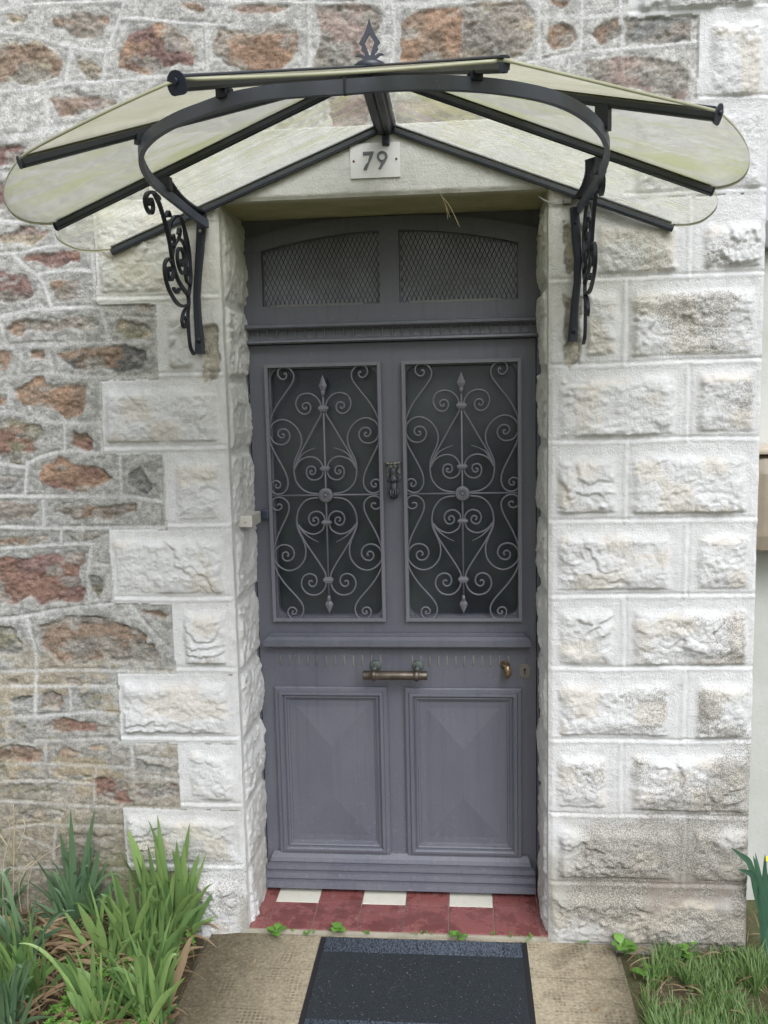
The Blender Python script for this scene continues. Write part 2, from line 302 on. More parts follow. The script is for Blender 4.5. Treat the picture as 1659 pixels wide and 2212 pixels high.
# stones of the rubble (photo pixels) --------------------------------------
def zm(ox, oy, sc, L): return [(ox+a*sc, oy+b*sc) for a, b in L]
Z1 = (0, 0, .29297); Zh = (0, 0, .5); Z2 = (829.5, 0, .5); L2 = (0, 459, .2279); L3 = (0, 810, .2279); L4 = (0, 1161, .2441); L5 = (0, 1539, .2441)
OR, BR, RD, MA, GB, TN, GY, OL, PK, DG = (.30, .188, .12), (.255, .18, .125), (.235, .135, .10), (.20, .12, .105), (.25, .22, .185), (.34, .285, .205), (.20, .20, .185), (.20, .185, .125), (.31, .235, .20), (.13, .13, .125)
ST = [
 (Z1, BR, GB, [(385,150),(440,140),(520,130),(530,90),(600,80),(700,95),(790,110),(800,150),(760,200),(740,265),(650,275),(580,270),(540,250),(460,190),(400,180)]),
 (Z1, TN, BR, [(-60,320),(100,310),(180,330),(260,310),(350,350),(430,400),(465,460),(440,520),(400,580),(300,600),(240,630),(130,605),(-60,635)]),
 (Z1, GY, TN, [(570,450),(640,450),(740,500),(720,580),(640,590),(590,540)]),
 (Z1, MA, OR, [(940,240),(1060,210),(1100,185),(1160,175),(1240,190),(1310,210),(1370,270),(1435,310),(1440,380),(1430,460),(1320,460),(1250,490),(1180,510),(1080,540),(1020,540),(980,520),(870,480),(860,380),(910,300)]),
 (Zh, OR, BR, [(925,190),(960,130),(1050,130),(1120,150),(1170,115),(1250,115),(1290,150),(1295,210),(1260,260),(1200,300),(1120,310),(1050,300),(980,270),(930,220)]),
 (Z1, PK, BR, [(370,720),(470,720),(560,705),(700,710),(800,730),(850,760),(740,790),(640,790),(580,840),(450,845),(420,780)]),
 (Z1, GY, TN, [(40,110),(220,95),(200,150),(80,155)]),
 (Z1, BR, PK, [(1350,40),(1450,30),(1530,60),(1500,95),(1390,80)]),
 (Z1, MA, BR, [(-60,1090),(60,1080),(160,1080),(200,1110),(170,1200),(60,1220),(-60,1225)]),
 (Z1, MA, GB, [(-60,1350),(40,1370),(50,1500),(30,1540),(-60,1530)]),
 (Zh, PK, GB, [(1370,30),(1500,12),(1600,25),(1635,80),(1600,200),(1560,290),(1365,305),(1380,150)]),
 (Zh, BR, PK, [(1015,35),(1120,25),(1240,35),(1200,58),(1050,60)]),
 (Z2, OR, BR, [(75,90),(110,65),(200,50),(330,30),(345,60),(330,120),(340,180),(330,270),(80,275),(70,180)]),
 (Z2, GB, TN, [(343,30),(450,10),(600,10),(650,100),(650,180),(600,240),(470,262),(338,270),(345,120)]),
 (Z2, OR, BR, [(715,120),(760,105),(810,120),(825,170),(790,210),(730,215),(710,180)]),
 (Z2, DG, BR, [(900,150),(960,100),(1010,90),(1020,150),(940,190)]),
 (Z2, GY, GB, [(1035,84),(1180,80),(1328,80),(1322,178),(1200,190),(1040,202)]),
 (Z2, GB, PK, [(860,275),(1000,255),(1150,250),(1320,300),(1310,430),(1150,400),(1030,380),(880,340)]),
 (Z2, OR, BR, [(720,-10),(790,0),(775,30),(730,25)]),
 (Z2, GB, PK, [(40,440),(200,420),(380,440),(420,520),(250,540),(60,530)]),
 (Zh, PK, MA, [(1430,430),(1560,410),(1590,470),(1570,560),(1440,555)]),
 (L2, PK, TN, [(-40,240),(60,210),(170,190),(190,130),(260,115),(330,140),(380,170),(450,170),(430,220),(350,240),(270,290),(150,270),(60,290),(-40,260)]),
 (L2, MA, RD, [(220,430),(280,390),(400,375),(540,370),(700,360),(740,370),(735,460),(640,450),(560,490),(480,510),(430,490),(360,450),(240,450)]),
 (L2, GB, MA, [(-40,530),(60,590),(160,600),(210,580),(280,650),(330,760),(270,820),(180,820),(110,860),(50,850),(-40,840)]),
 (L2, GB, BR, [(480,650),(600,640),(640,640),(760,650),(740,720),(720,810),(620,830),(540,820),(520,740),(490,700)]),
 (L2, GB, BR, [(90,1100),(140,1030),(280,1000),(350,1020),(480,1005),(560,1020),(700,1000),(880,1040),(920,1080),(850,1130),(760,1140),(690,1090),(560,1110),(440,1110),(260,1100),(230,1170),(140,1150)]),
 (L2, OL, TN, [(1110,1090),(1150,1040),(1250,1050),(1400,1090),(1420,1160),(1300,1190),(1200,1200),(1110,1150)]),
 (L2, BR, DG, [(540,1340),(700,1320),(900,1300),(1060,1290),(1180,1270),(1390,1310),(1400,1400),(1330,1480),(1200,1500),(1000,1480),(860,1490),(700,1480),(600,1410)]),
 (L2, GB, BR, [(300,1330),(420,1310),(410,1390),(310,1380)]),
 (L2, BR, OR, [(-40,1310),(110,1310),(130,1360),(110,1420),(60,1480),(-40,1490)]),
 (L2, TN, GB, [(1320,900),(1400,890),(1400,950),(1330,940)]),
 (L3, BR, OR, [(150,140),(280,90),(330,30),(400,10),(430,90),(540,130),(620,100),(800,100),(810,200),(760,350),(640,400),(560,350),(470,330),(380,300),(230,290),(170,200)]),
 (L3, OR, BR, [(-40,190),(40,220),(30,265),(-40,270)]),
 (L3, RD, OL, [(-40,430),(100,430),(300,470),(380,490),(430,550),(390,610),(310,660),(340,720),(230,790),(200,850),(130,840),(90,770),(-40,750)]),
 (L3, BR, RD, [(700,530),(760,550),(830,540),(890,600),(880,680),(850,700),(780,680),(690,640)]),
 (L3, OR, RD, [(370,940),(420,870),(530,840),(560,780),(640,800),(720,850),(850,860),(980,890),(1080,960),(980,1010),(890,1060),(780,1120),(700,1110),(600,1080),(480,1060),(380,1010)]),
 (L3, DG, GY, [(1230,930),(1340,880),(1400,1000),(1460,1060),(1400,1140),(1300,1100),(1240,1030)]),
 (L3, GY, GB, [(-40,980),(60,960),(150,1000),(100,1060),(-40,1080)]),
 (L3, BR, GB, [(-40,1220),(150,1210),(340,1240),(360,1300),(280,1360),(180,1350),(100,1380),(-40,1370)]),
 (L3, GB, BR, [(510,1290),(600,1240),(700,1230),(820,1210),(880,1250),(1100,1240),(1300,1230),(1310,1290),(1200,1310),(1090,1380),(1000,1360),(870,1350),(700,1350),(620,1310)]),
 (L3, OL, BR, [(-40,1560),(150,1540),(300,1510),(420,1510),(420,1540),(250,1590),(50,1590),(-40,1610)]),
 (L3, GB, GY, [(640,1500),(800,1500),(1000,1510),(900,1540),(780,1550),(700,1560)]),
 (L4, RD, MA, [(-40,200),(70,160),(180,190),(250,200),(330,150),(480,140),(560,180),(660,130),(760,140),(770,220),(700,260),(700,350),(720,420),(750,450),(730,530),(700,570),(600,580),(430,600),(380,610),(330,560),(280,510),(150,580),(-40,570)]),
 (L4, OL, GY, [(810,340),(880,340),(910,400),(900,480),(870,540),(820,450)]),
 (L4, GB, BR, [(350,800),(480,760),(620,700),(740,700),(880,700),(1000,750),(1180,800),(1280,860),(1290,940),(1350,950),(1410,1030),(1390,1090),(1200,1090),(1000,1090),(950,1060),(860,1090),(700,1110),(560,1100),(470,1030),(440,1000),(370,970),(360,880)]),
 (L4, BR, PK, [(1240,640),(1400,650),(1490,690),(1460,710),(1330,680)]),
 (L4, GY, OL, [(-40,770),(130,800),(180,950),(180,1020),(60,1020),(-40,1000)]),
 (L4, BR, RD, [(590,1250),(690,1240),(740,1280),(700,1300),(610,1290)]),
 (L4, OR, RD, [(380,1400),(440,1370),(530,1390),(550,1440),(530,1510),(440,1520),(380,1510)]),
 (L4, GY, OL, [(700,1400),(800,1360),(880,1400),(890,1450),(830,1510),(760,1500)]),
 (L4, BR, GB, [(100,1270),(150,1250),(150,1285)]),
 (L4, GY, DG, [(100,1440),(200,1410),(270,1415),(200,1450),(120,1465)]),
 (L5, BR, RD, [(380,120),(480,60),(600,50),(740,80),(900,110),(990,120),(960,150),(840,140),(760,150),(640,140),(530,160),(420,140)]),
 (L5, RD, BR, [(-40,340),(130,280),(300,310),(380,350),(350,400),(240,430),(120,400),(-40,420)]),
 (L5, RD, RD, [(860,580),(950,560),(1060,580),(1110,620),(1130,720),(1190,790),(1070,810),(990,770),(870,770)]),
 (L5, OL, GY, [(50,680),(200,650),(400,660),(500,640),(520,700),(330,720),(70,710)]),
 (L5, BR, TN, [(140,110),(220,90),(220,140),(150,160)]),
 (L5, GB, MA, [(1220,640),(1400,680),(1560,640),(1570,740),(1300,770),(1230,720)]),
 (L5, TN, OR, [(790,290),(940,290),(900,320),(820,320)]),
 (L5, OL, GB, [(600,1060),(860,1080),(1060,1060),(1080,1180),(1000,1300),(700,1280)]),
 (L5, TN, OL, [(480,520),(800,560),(700,590),(540,560)]),
 (L5, GB, TN, [(200,900),(420,860),(560,900),(540,950),(260,960)]),
 (L5, TN, OR, [(560,300),(700,350),(640,380),(520,360)]),
 (L5, GY, OL, [(1190,420),(1400,480),(1540,500),(1450,540),(1230,500)]),
]
JN = [
 (Z1, [(0,85),(160,50),(400,30),(900,10)]), (Z1, [(320,45),(300,200),(285,290)]), (Z1, [(0,240),(280,285),(500,345),(780,385),(800,340)]),
 (Z1, [(910,30),(860,170),(820,280),(770,420),(755,590)]), (Z1, [(880,135),(1050,145),(1350,180),(1659,185)]), (Z1, [(1170,10),(1140,125)]),
 (Z1, [(1659,50),(1610,170)]), (Z1, [(515,360),(500,500),(480,620)]), (Z1, [(0,690),(250,665),(500,625),(800,605),(1240,570),(1659,545),(2400,560)]),
 (Z1, [(1515,190),(1525,545)]), (Z1, [(0,1030),(200,1000),(360,960),(600,920),(1100,900)]), (Z1, [(880,680),(905,740)]), (Z1, [(0,1275),(110,1275),(600,1260)]),
 (Z1, [(340,750),(360,950)]), (Z1, [(0,1635),(200,1640),(420,1635)]), (Z1, [(60,0),(75,50)]), (Zh, [(1330,18),(1332,310)]), (Zh, [(900,5),(1330,15),(1659,20)]),
 (Z2, [(0,20),(330,12),(660,5)]), (Z2, [(30,20),(45,150),(20,300)]), (Z2, [(660,0),(670,260)]), (Z2, [(670,85),(850,70)]), (Z2, [(855,0),(850,230)]),
 (Z2, [(1020,0),(1028,410),(1025,480)]), (Z2, [(690,265),(860,230),(1020,215),(1340,185)]), (Z2, [(800,260),(795,310)]), (Z2, [(860,80),(1050,66),(1360,58)]),
 (Z2, [(60,300),(400,300),(690,265)]), (Z2, [(450,420),(700,400),(1030,440)]),
 (L2, [(0,105),(280,100),(540,100)]), (L2, [(520,110),(525,310)]), (L2, [(0,400),(200,380),(460,325),(740,310)]), (L2, [(130,410),(240,520),(360,620),(430,750),(480,900)]),
 (L2, [(360,590),(600,555),(850,560)]), (L2, [(870,340),(885,560),(905,820)]), (L2, [(0,1000),(250,940),(500,920),(950,910)]), (L2, [(960,860),(975,970),(1020,1100),(1040,1230)]),
 (L2, [(905,834),(1440,834)]), (L2, [(1040,1010),(1460,1015)]), (L2, [(5,1020),(60,1250)]), (L2, [(0,1275),(500,1255),(1040,1245),(1440,1240)]),
 (L2, [(200,1280),(200,1530)]), (L2, [(465,1310),(510,1530)]), (L2, [(0,1570),(400,1535),(700,1550),(1000,1575),(1480,1560)]), (L2, [(1468,830),(1500,1560)]),
 (L3, [(95,30),(85,340)]), (L3, [(0,355),(150,360),(400,430),(620,450),(960,455)]), (L3, [(950,60),(985,730)]), (L3, [(625,440),(620,720)]),
 (L3, [(260,850),(450,770),(690,720),(900,740),(1560,740)]), (L3, [(0,850),(120,870),(250,890)]), (L3, [(265,840),(240,1140)]), (L3, [(1150,770),(1155,1130)]),
 (L3, [(0,1155),(700,1165),(1150,1155),(1300,1165),(1550,1210)]), (L3, [(1560,760),(1580,1420)]), (L3, [(400,1190),(415,1440)]), (L3, [(0,1450),(600,1465),(1560,1445)]),
 (L3, [(585,1475),(575,1630)]), (L3, [(0,1655),(300,1635),(700,1615),(900,1615)]), (L3, [(1045,1510),(1050,1650)]),
 (L4, [(815,85),(780,350),(800,610)]), (L4, [(805,250),(950,255)]), (L4, [(985,0),(1003,570)]), (L4, [(0,720),(300,690),(600,640),(1000,600)]),
 (L4, [(250,730),(320,1000),(330,1160),(325,1300),(310,1580)]), (L4, [(1140,600),(1330,820),(1540,1040)]), (L4, [(1540,590),(1555,1210)]), (L4, [(0,1190),(300,1170),(800,1180),(1540,1205)]),
 (L4, [(0,1320),(350,1310),(1020,1325)]), (L4, [(615,1330),(625,1520)]), (L4, [(0,1590),(300,1585),(500,1570),(850,1555),(1020,1565)]),
 (L5, [(0,275),(200,280),(310,285)]), (L5, [(320,250),(700,245),(1040,235)]), (L5, [(1060,265),(1580,270)]), (L5, [(60,50),(70,260)]), (L5, [(400,260),(400,450)]),
 (L5, [(1170,300),(1210,760)]), (L5, [(1180,400),(1570,425)]), (L5, [(0,460),(400,455),(850,480),(1180,490)]), (L5, [(860,490),(840,640),(820,830)]), (L5, [(1120,550),(1570,590)]),
 (L5, [(0,605),(400,610),(830,635)]), (L5, [(0,780),(300,800),(600,825),(1100,850),(1580,850)]), (L5, [(620,860),(620,990)]), (L5, [(80,1020),(400,990),(700,1005),(1080,1020)]),
 (L5, [(490,1010),(480,1300)]), (L5, [(200,1090),(470,1210)]), (L5, [(0,1380),(600,1370),(1080,1390)]),
]
def toW(fr, L): return np.array([U(px, py)[[0, 2]] for px, py in zm(*fr, L)])
def sub(b, pad):
    i0 = np.searchsorted(xs, b[0]-pad); i1 = np.searchsorted(xs, b[1]+pad); j0 = np.searchsorted(zs, b[2]-pad); j1 = np.searchsorted(zs, b[3]+pad)
    return slice(max(j0-1, 0), j1+1), slice(max(i0-1, 0), i1+1)
def segd(px, pz, a, b):
    d = b-a; L = max(d@d, 1e-9); t = np.clip(((px-a[0])*d[0]+(pz-a[1])*d[1])/L, 0, 1)
    return np.hypot(px-a[0]-t*d[0], pz-a[1]-t*d[1])
sd_in = np.full(X.shape, -1.0); CA = np.zeros(X.shape+(3,)); CB = np.zeros(X.shape+(3,)); sid = np.zeros(X.shape)
stones = [(toW(fr, L), ca, cb) for fr, ca, cb, L in ST]
rg = random.Random(3); pal = [OR, BR, RD, MA, GB, TN, GY, OL, PK]
for row in range(34):                      # coarser stones carry the wall on beyond the photographed part
    zz = -.1+row*.13; xx = -4.2
    while xx < .8:
        wd = rg.uniform(.12, .34); c = np.array([xx+wd/2, zz+.06])
        if c[0]+wd/2 < -1.36+.12*(c[1] > 1.5) or c[1] > 2.76:
            n = 9; stones.append((np.array([[c[0]+math.cos(2*math.pi*k/n)*wd*.36*rg.uniform(.8, 1.15), c[1]+math.sin(2*math.pi*k/n)*.042*rg.uniform(.8, 1.2)] for k in range(n)]), rg.choice(pal), rg.choice(pal)))
        xx += wd
for k, (P, ca, cb) in enumerate(stones):
    b = (P[:, 0].min(), P[:, 0].max(), P[:, 1].min(), P[:, 1].max()); sl = sub(b, .03)
    x, z = WX[sl], WZ[sl]
    if x.size == 0: continue
    ins = np.zeros(x.shape, bool); d = np.full(x.shape, 9.0); n = len(P)
    for i in range(n):
        a, c = P[i], P[(i+1) % n]
        d = np.minimum(d, segd(x, z, a, c))
        cr_ = ((a[1] > z) != (c[1] > z)) & (x < (c[0]-a[0])*(z-a[1])/((c[1]-a[1]) or 1e-9)+a[0]); ins ^= cr_
    s = np.where(ins, d, -d); cur = sd_in[sl]; up = s > cur
    sd_in[sl] = np.where(up, s, cur); m = up & (s > -.02)
    CA[sl][m] = ca; CB[sl][m] = cb; sid[sl][m] = k
jd = np.full(X.shape, 9.0); js = np.zeros(X.shape)
for fr, L in JN:
    P = toW(fr, L)
    P = np.array(cr(P, 4)) if len(P) > 2 else P
    b = (P[:, 0].min(), P[:, 0].max(), P[:, 1].min(), P[:, 1].max()); sl = sub(b, .03); x, z = WX2[sl], WZ2[sl]
    if x.size == 0: continue
    for i in range(len(P)-1):
        d = segd(x, z, P[i], P[i+1]); up = d < jd[sl]
        e = P[i+1]-P[i]; e = e if e[0] >= 0 else -e; L_ = np.hypot(*e)+1e-9
        sg = (-(x-P[i][0])*e[1]+(z-P[i][1])*e[0])/L_
        jd[sl] = np.where(up, d, jd[sl]); js[sl] = np.where(up, sg, js[sl])
# --- rubble height and colour
H = np.zeros(X.shape); C = np.zeros(X.shape+(3,)); WE = np.zeros(X.shape); PT = np.zeros(X.shape)
mort = .0045*fbm(X*30, Z*38, 21, 5, .65) + .0030*ridge(X*60, Z*80, 22, 3) + .007*fbm(X*3.2, Z*4, 23, 2)
sd_in = sd_in+.004; ins = sst(-.001, .005, sd_in)
thick = ridge(X*17, Z*46+3*vn(X*6, Z*6, 4), 31, 5)
hs_ = -.004 + .007*(thick-.5) + .009*fbm(X*10, Z*15, 33, 4, .6) + .006*fbm(X*75, Z*100, 34, 3, .7) + .005*sst(0, .05, sd_in)
hr = mort*(1-ins) + hs_*ins - .0045*np.exp(-((sd_in+.001)/.003)**2)*sst(.35, .8, vn(X*25, Z*25, 77))
jw = np.exp(-(jd/.0048)**2)
hr = hr*(1-.75*np.exp(-(jd/.007)**2)) + .0022*np.exp(-(jd/.0055)**4)*(.5+vn(X*12, Z*12, 8)) - .0042*np.exp(-((js-.0078)/.0022)**2)*(jd < .016)*sst(.25, .7, vn(X*9, Z*9, 9))
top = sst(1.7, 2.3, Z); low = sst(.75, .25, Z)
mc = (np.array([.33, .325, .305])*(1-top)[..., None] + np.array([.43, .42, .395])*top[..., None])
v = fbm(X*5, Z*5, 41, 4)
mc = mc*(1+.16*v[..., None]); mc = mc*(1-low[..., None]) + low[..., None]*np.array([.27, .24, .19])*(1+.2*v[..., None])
mc = mc*(.74+.50*np.clip(.5+fbm(X*75, Z*95, 43, 3)*1.1, 0, 1))[..., None]
yl = np.clip(.55*sst(.56, .76, vn(X*7, Z*16, 51)+.4*fbm(X*30, Z*50, 52, 3))*sst(1.05, .7, Z)*sst(-.75, -1.0, X)*sst(.2, .5, Z), 0, 1)*.75
mc = mc*(1-yl[..., None]) + yl[..., None]*np.array([.36, .27, .13])
grn = sst(.45, .12, Z)*sst(.35, .7, vn(X*8, Z*11, 55)+.3*fbm(X*40, Z*50, 56, 3))*.6
mc = mc*(1-grn[..., None]) + grn[..., None]*np.array([.15, .155, .07])
jc = np.clip(np.exp(-(jd/.0052)**2)*(.25+.75*vn(X*7, Z*7, 61)), 0, 1)[..., None]*(1-.5*low[..., None])
mc = mc*(1-jc) + jc*np.array([.58, .575, .56])
sc_gray = lambda c: c*.82+.18*c.mean(-1, keepdims=True)
q = np.clip(sst(.38, .62, vn(X*14, Z*26, 62)+.22*fbm(X*60, Z*90, 63, 3))+.0*sid, 0, 1)[..., None]
sc = sc_gray(CA*(1-q)+CB*q)*1.04
gq = sst(.60, .72, vn(X*16+sid*3.1, Z*30, 64)+.2*fbm(X*70, Z*110, 65, 2))[..., None]*.7
sc = sc*(1-gq) + gq*np.array([.30, .29, .26])
sc = sc*np.clip(1.0+.55*fbm(X*70, Z*100, 66, 3, .8)+.35*fbm(X*18, Z*34, 67, 3), .4, 1.8)[..., None]
fade = (ins*(1-.45*low*(CA[..., 0] < .23)))[..., None]
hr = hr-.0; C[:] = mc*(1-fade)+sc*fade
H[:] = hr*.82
# --- painted dressed stone
RR = []
def px_r(a, b, c, d): RR.append(R(a, b, c, d))
for q_ in [(1290,486,1460,583),(1520,486,1640,573),(1255,631,1332,763),(1367,631,1625,761),(1207,816,1452,936),(1510,806,1625,928),(1204,988,1327,1105),(1367,985,1609,1104),
           (1207,1154,1446,1271),(1506,1154,1615,1268),(1207,1317,1321,1431),(1368,1317,1609,1434),(1208,1474,1441,1586),(1506,1478,1612,1591),(1205,1630,1308,1740),(1366,1630,1612,1749),
           (1207,1786,1451,1895),(1497,1789,1614,1900),(1190,1930,1612,2040),(1535,55,1642,205),(1375,250,1640,405),(1380,-150,1640,10)]: px_r(*q_)
for i, (x0, x1, z0, z1) in enumerate(blocks_l):
    RR.append((x0+(.012 if i % 2 == 0 else .035), x1-.03, z0+.036, z1-.024))
JZ = [U(1400, y)[2] for y in (33, 228, 425, 605, 790, 956, 1129, 1292, 1448, 1605, 1766, 1915)]
JV = [(1487,425,605),(1349,605,790),(1482,790,956),(1349,956,1129),(1477,1129,1292),(1345,1292,1448),(1474,1448,1605),(1338,1605,1766),(1474,1766,1915),(1245,425,605)]
hp = .004 + .0016*fbm(X*20, Z*20, 71, 3) + .0019*ridge(X*90, Z*100, 72, 3)
mr = np.zeros(X.shape); eb = np.zeros(X.shape); rid = np.zeros(X.shape)
for k, r in enumerate(RR):
    r = (r[0]-.008, r[1]+.008, r[2]-.004, r[3]+.010)
    sl = sub(r, .01); x, z = WX2[sl], WZ2[sl]
    e = np.minimum(np.minimum(x-r[0], r[1]-x), np.minimum(z-r[2], r[3]-z)); m = e > 0
    eb[sl] = np.where(m, e, eb[sl]); mr[sl] = np.where(m, sst(0, .007, z-r[2])*sst(0, .034, r[3]-z)*sst(0, .022, x-r[0])*sst(0, .022, r[1]-x), mr[sl]); rid[sl] = np.where(m, k, rid[sl])
for sx_, sw_ in ((U(434, 600)[0], .030), (U(1245, 600)[0], .026)): mr *= 1-sst(sw_+.012, sw_-.004, abs(X-sx_))*(Z > 1.60)
rx, rz = X+rid*1.7, Z+rid*.9
n1 = vn(rx*7, rz*9, 81); n2 = fbm(rx*14, rz*18, 82, 4)
t1 = -(rz*6.5 + 3.2*n1 + .9*n2 + .35*fbm(rx*45, rz*50, 89, 3)); s1 = t1-np.floor(t1)
t2 = -(rz*15 + 4.0*vn(rx*11, rz*10, 84) + 1.1*n2 + .5*fbm(rx*70, rz*70, 90, 2)); s2 = t2-np.floor(t2)
saw = lambda s: np.where(s < .88, s/.88, (1-s)/.12)
k1 = sst(.40, .75, vn(rx*5+3, rz*6, 85))*sst(.0, .6, 1-(rz*0)); k2 = sst(.48, .85, vn(rx*10+1, rz*10, 86))
rough = .004 + .006*sst(0, .04, eb) + .0085*saw(s1)*k1 + .0035*saw(s2)*k2 + .0075*n2 + .0042*fbm(rx*55, rz*70, 87, 4, .7) + .0016*ridge(rx*130, rz*130, 88, 2)
hp = hp + mr*rough
for z0 in JZ:                                   # tooled joint: a thin raised line with a cut above it
    d = WZ2-z0+.004*fbm(X*3, Z*0, 91, 2); on = (X > JR)
    hp = hp + on*(.0020*np.exp(-(d/.004)**2) - .006*np.exp(-((d-.010)/.0030)**2)*(.35+.65*vn(X*8, Z*3, 92)))*(1-mr)
for px, ya, yb in JV:
    x0 = U(px, (ya+yb)/2)[0]; za = U(px, ya)[2]; zb = U(px, yb)[2]; d = WX2-x0; on = (Z < za) & (Z > zb)
    hp = hp + on*(.003*np.exp(-(d/.0045)**2) - .003*np.exp(-((d-.010)/.003)**2))*(1-mr)
for (x0, x1, z0, z1) in blocks_l:
    d = WZ2-z0-.012; on = (X < JL)
    hp = hp + on*(.003*np.exp(-(d/.004)**2) - .005*np.exp(-((d-.010)/.0030)**2)*(.35+.65*vn(X*8, Z*3, 93)))*(1-mr)
pr = reg > 0
# lintel: plastered and smoother
lp = reg == 3
hp = np.where(lp, .006 + .0022*fbm(X*14, Z*18, 95, 4) + .0016*ridge(X*70, Z*85, 96, 3), hp)
H = np.where(pr, hp, H)
wh = np.array([.625, .62, .612]); pv = fbm(X*4, Z*4, 101, 4)
pc = wh*(1+.07*pv[..., None])
# grey-green grime of the sheltered and low zones, warm bare stone showing on the rough faces
lowp = sst(.55, .05, Z); gr = np.clip(lowp*.95*sst(.2, .55, vn(X*5, Z*6, 103)+.15*n2), 0, 1)[..., None]
pc = pc*(1-gr)+gr*np.array([.33, .315, .265])
br = np.clip(sst(.40, .14, Z+.06*fbm(X*6, Z*6, 117, 3))*sst(.24, .50, X)*(.55+.6*fbm(X*14, Z*18, 104, 4)+.2), 0, .85)[..., None]
pc = pc*(1-br)+br*np.array([.24, .20, .165])
bg_ = (mr*sst(.55, .75, vn(X*12, Z*16, 105)+.18*fbm(X*60, Z*60, 106, 3)))[..., None]*.45
pc = pc*(1-bg_)+bg_*np.array([.60, .53, .43])
ye = .6*((X < JL)*sst(1.75, 1.95, Z)*.6 + (X > JR)*sst(1.65, 1.85, Z)*sst(.45, .3, X)*.35 + lp*(.25+.75*sst(.45, .7, vn(X*7, Z*9, 107))*sst(2.2, 2.3, Z)))[..., None]*.7
ye = ye*1.0; pc = pc*(1-ye)+ye*np.array([.60, .57, .43])
dk = (lp | (X > -5))*sst(.80, .86, vn(X*45, Z*45, 108))*.0
nz_ = fbm(X*38, Z*30, 109, 4, .65)                  # render broken off round the brackets
rdz = np.minimum(np.minimum(Z-1.895, 2.03-Z)*.6, np.minimum(X-.272, .318-X)); rdz2 = np.minimum(np.minimum(Z-1.655, 1.835-Z)*.6, np.minimum(X-.272, .316-X))
rdz3 = np.minimum(np.minimum(Z-1.63, 1.79-Z)*.5, np.minimum(X+.728, -.680-X))
bare = sst(-.002, .004, np.maximum(np.maximum(rdz, rdz2), rdz3)+.012*nz_-.001)
bare = np.clip(bare, 0, 1)[..., None]*pr[..., None]
pc = pc*(1-bare)+bare*np.array([.36, .335, .285])*(1+.6*fbm(X*60, Z*60, 118, 3))[..., None]; H = H-bare[..., 0]*(.006+.004*ridge(X*50, Z*50, 111, 2))
C = np.where(pr[..., None], pc, C)
PT = np.where(pr, 1.0-bare[..., 0], 0.0)
wr = mr*(.10+.42*sst(.25, .8, X)*(X > JR)) + .12*sst(.45, .75, X)*(X > JR) + .45*sst(.75, .1, Z)*(X > JR)*sst(.15, .5, X) + .42*lowp + .02 + .22*sst(.95, .35, Z)*(X > JR)*sst(.2, .55, X)
wr = wr*(.45+1.1*sst(.3, .8, vn(X*5, Z*7, 112))+.5*fbm(X*22, Z*26, 114, 3)) + .25*mr*sst(.55, 1, vn(X*9, Z*6, 113))*(X > JR)
wr = wr + .30*sst(.02, .0, abs(X-.785))
WE = np.clip(wr, 0, 1.3)
# soft rounding of the arrises of the doorway and of the house corner
ed = np.minimum(np.where(Z < JT, np.minimum(abs(X-JL), abs(X-JR)), 9), np.where((X > JL) & (X < JR), abs(Z-JT), 9)); ed = np.minimum(ed, np.hypot(np.maximum(X-JR, JL-X).clip(0), np.maximum(Z-JT, 0)))
H = H*sst(-.002, .012, ed) - .004*sst(.010, 0, ed)*(vn(X*30, Z*30, 115))
ec = .792-X; H = H - .006*sst(.02, 0, ec)*vn(X*0, Z*35, 116) - .003*sst(.008, 0, ec)

HW = empty('house_wall', (-.2, 0, 0)); tag(HW, 'stone house wall with rust brown rubble, painted white quoins and doorway', 'wall')
def grid_obj(name, P, Cc, We, Pt, Fmask, mat, parent, flip=False):
    """P (nz,nx,3) grid; Fmask (nz-1,nx-1)"""
    nz, nx = P.shape[:2]; idx = np.arange(nz*nx).reshape(nz, nx)
    a, b, c, d = idx[:-1, :-1][Fmask], idx[:-1, 1:][Fmask], idx[1:, 1:][Fmask], idx[1:, :-1][Fmask]
    F = np.stack([a, b, c, d] if not flip else [a, d, c, b], 1)
    used = np.unique(F); rem = np.full(nz*nx, -1); rem[used] = np.arange(len(used)); F = rem[F]
    V = P.reshape(-1, 3)[used]; me = bpy.data.meshes.new(name)
    me.vertices.add(len(V)); me.vertices.foreach_set('co', V.astype(np.float32).ravel())
    me.loops.add(F.size); me.loops.foreach_set('vertex_index', F.astype(np.int32).ravel())
    me.polygons.add(len(F)); me.polygons.foreach_set('loop_start', np.arange(0, F.size, 4, dtype=np.int32))
    me.polygons.foreach_set('use_smooth', np.ones(len(F), bool)); me.update(calc_edges=True)
    ca = me.color_attributes.new('Col', 'FLOAT_COLOR', 'POINT'); rgba = np.ones((len(V), 4), np.float32); rgba[:, :3] = np.clip(Cc.reshape(-1, 3)[used], 0, 1)
    ca.data.foreach_set('color', rgba.ravel())
    for nm, ar in (('wear', We), ('paint', Pt)):
        at = me.attributes.new(nm, 'FLOAT', 'POINT'); at.data.foreach_set('value', np.asarray(ar, np.float32).reshape(-1)[used])
    me.materials.append(mat); o = bpy.data.objects.new(name, me); COL.objects.link(o)
    if parent: o.parent = parent; o.matrix_parent_inverse = parent.matrix_world.inverted()
    return o
PG = np.stack([X, -H, Z], -1)
xc = (xs[:-1]+xs[1:])/2; zc = (zs[:-1]+zs[1:])/2; XC, ZC = np.meshgrid(xc, zc); rc = reg[:-1, :-1]
fh = ~((XC > JL) & (XC < JR) & (ZC < JT))
left = XC < -.2
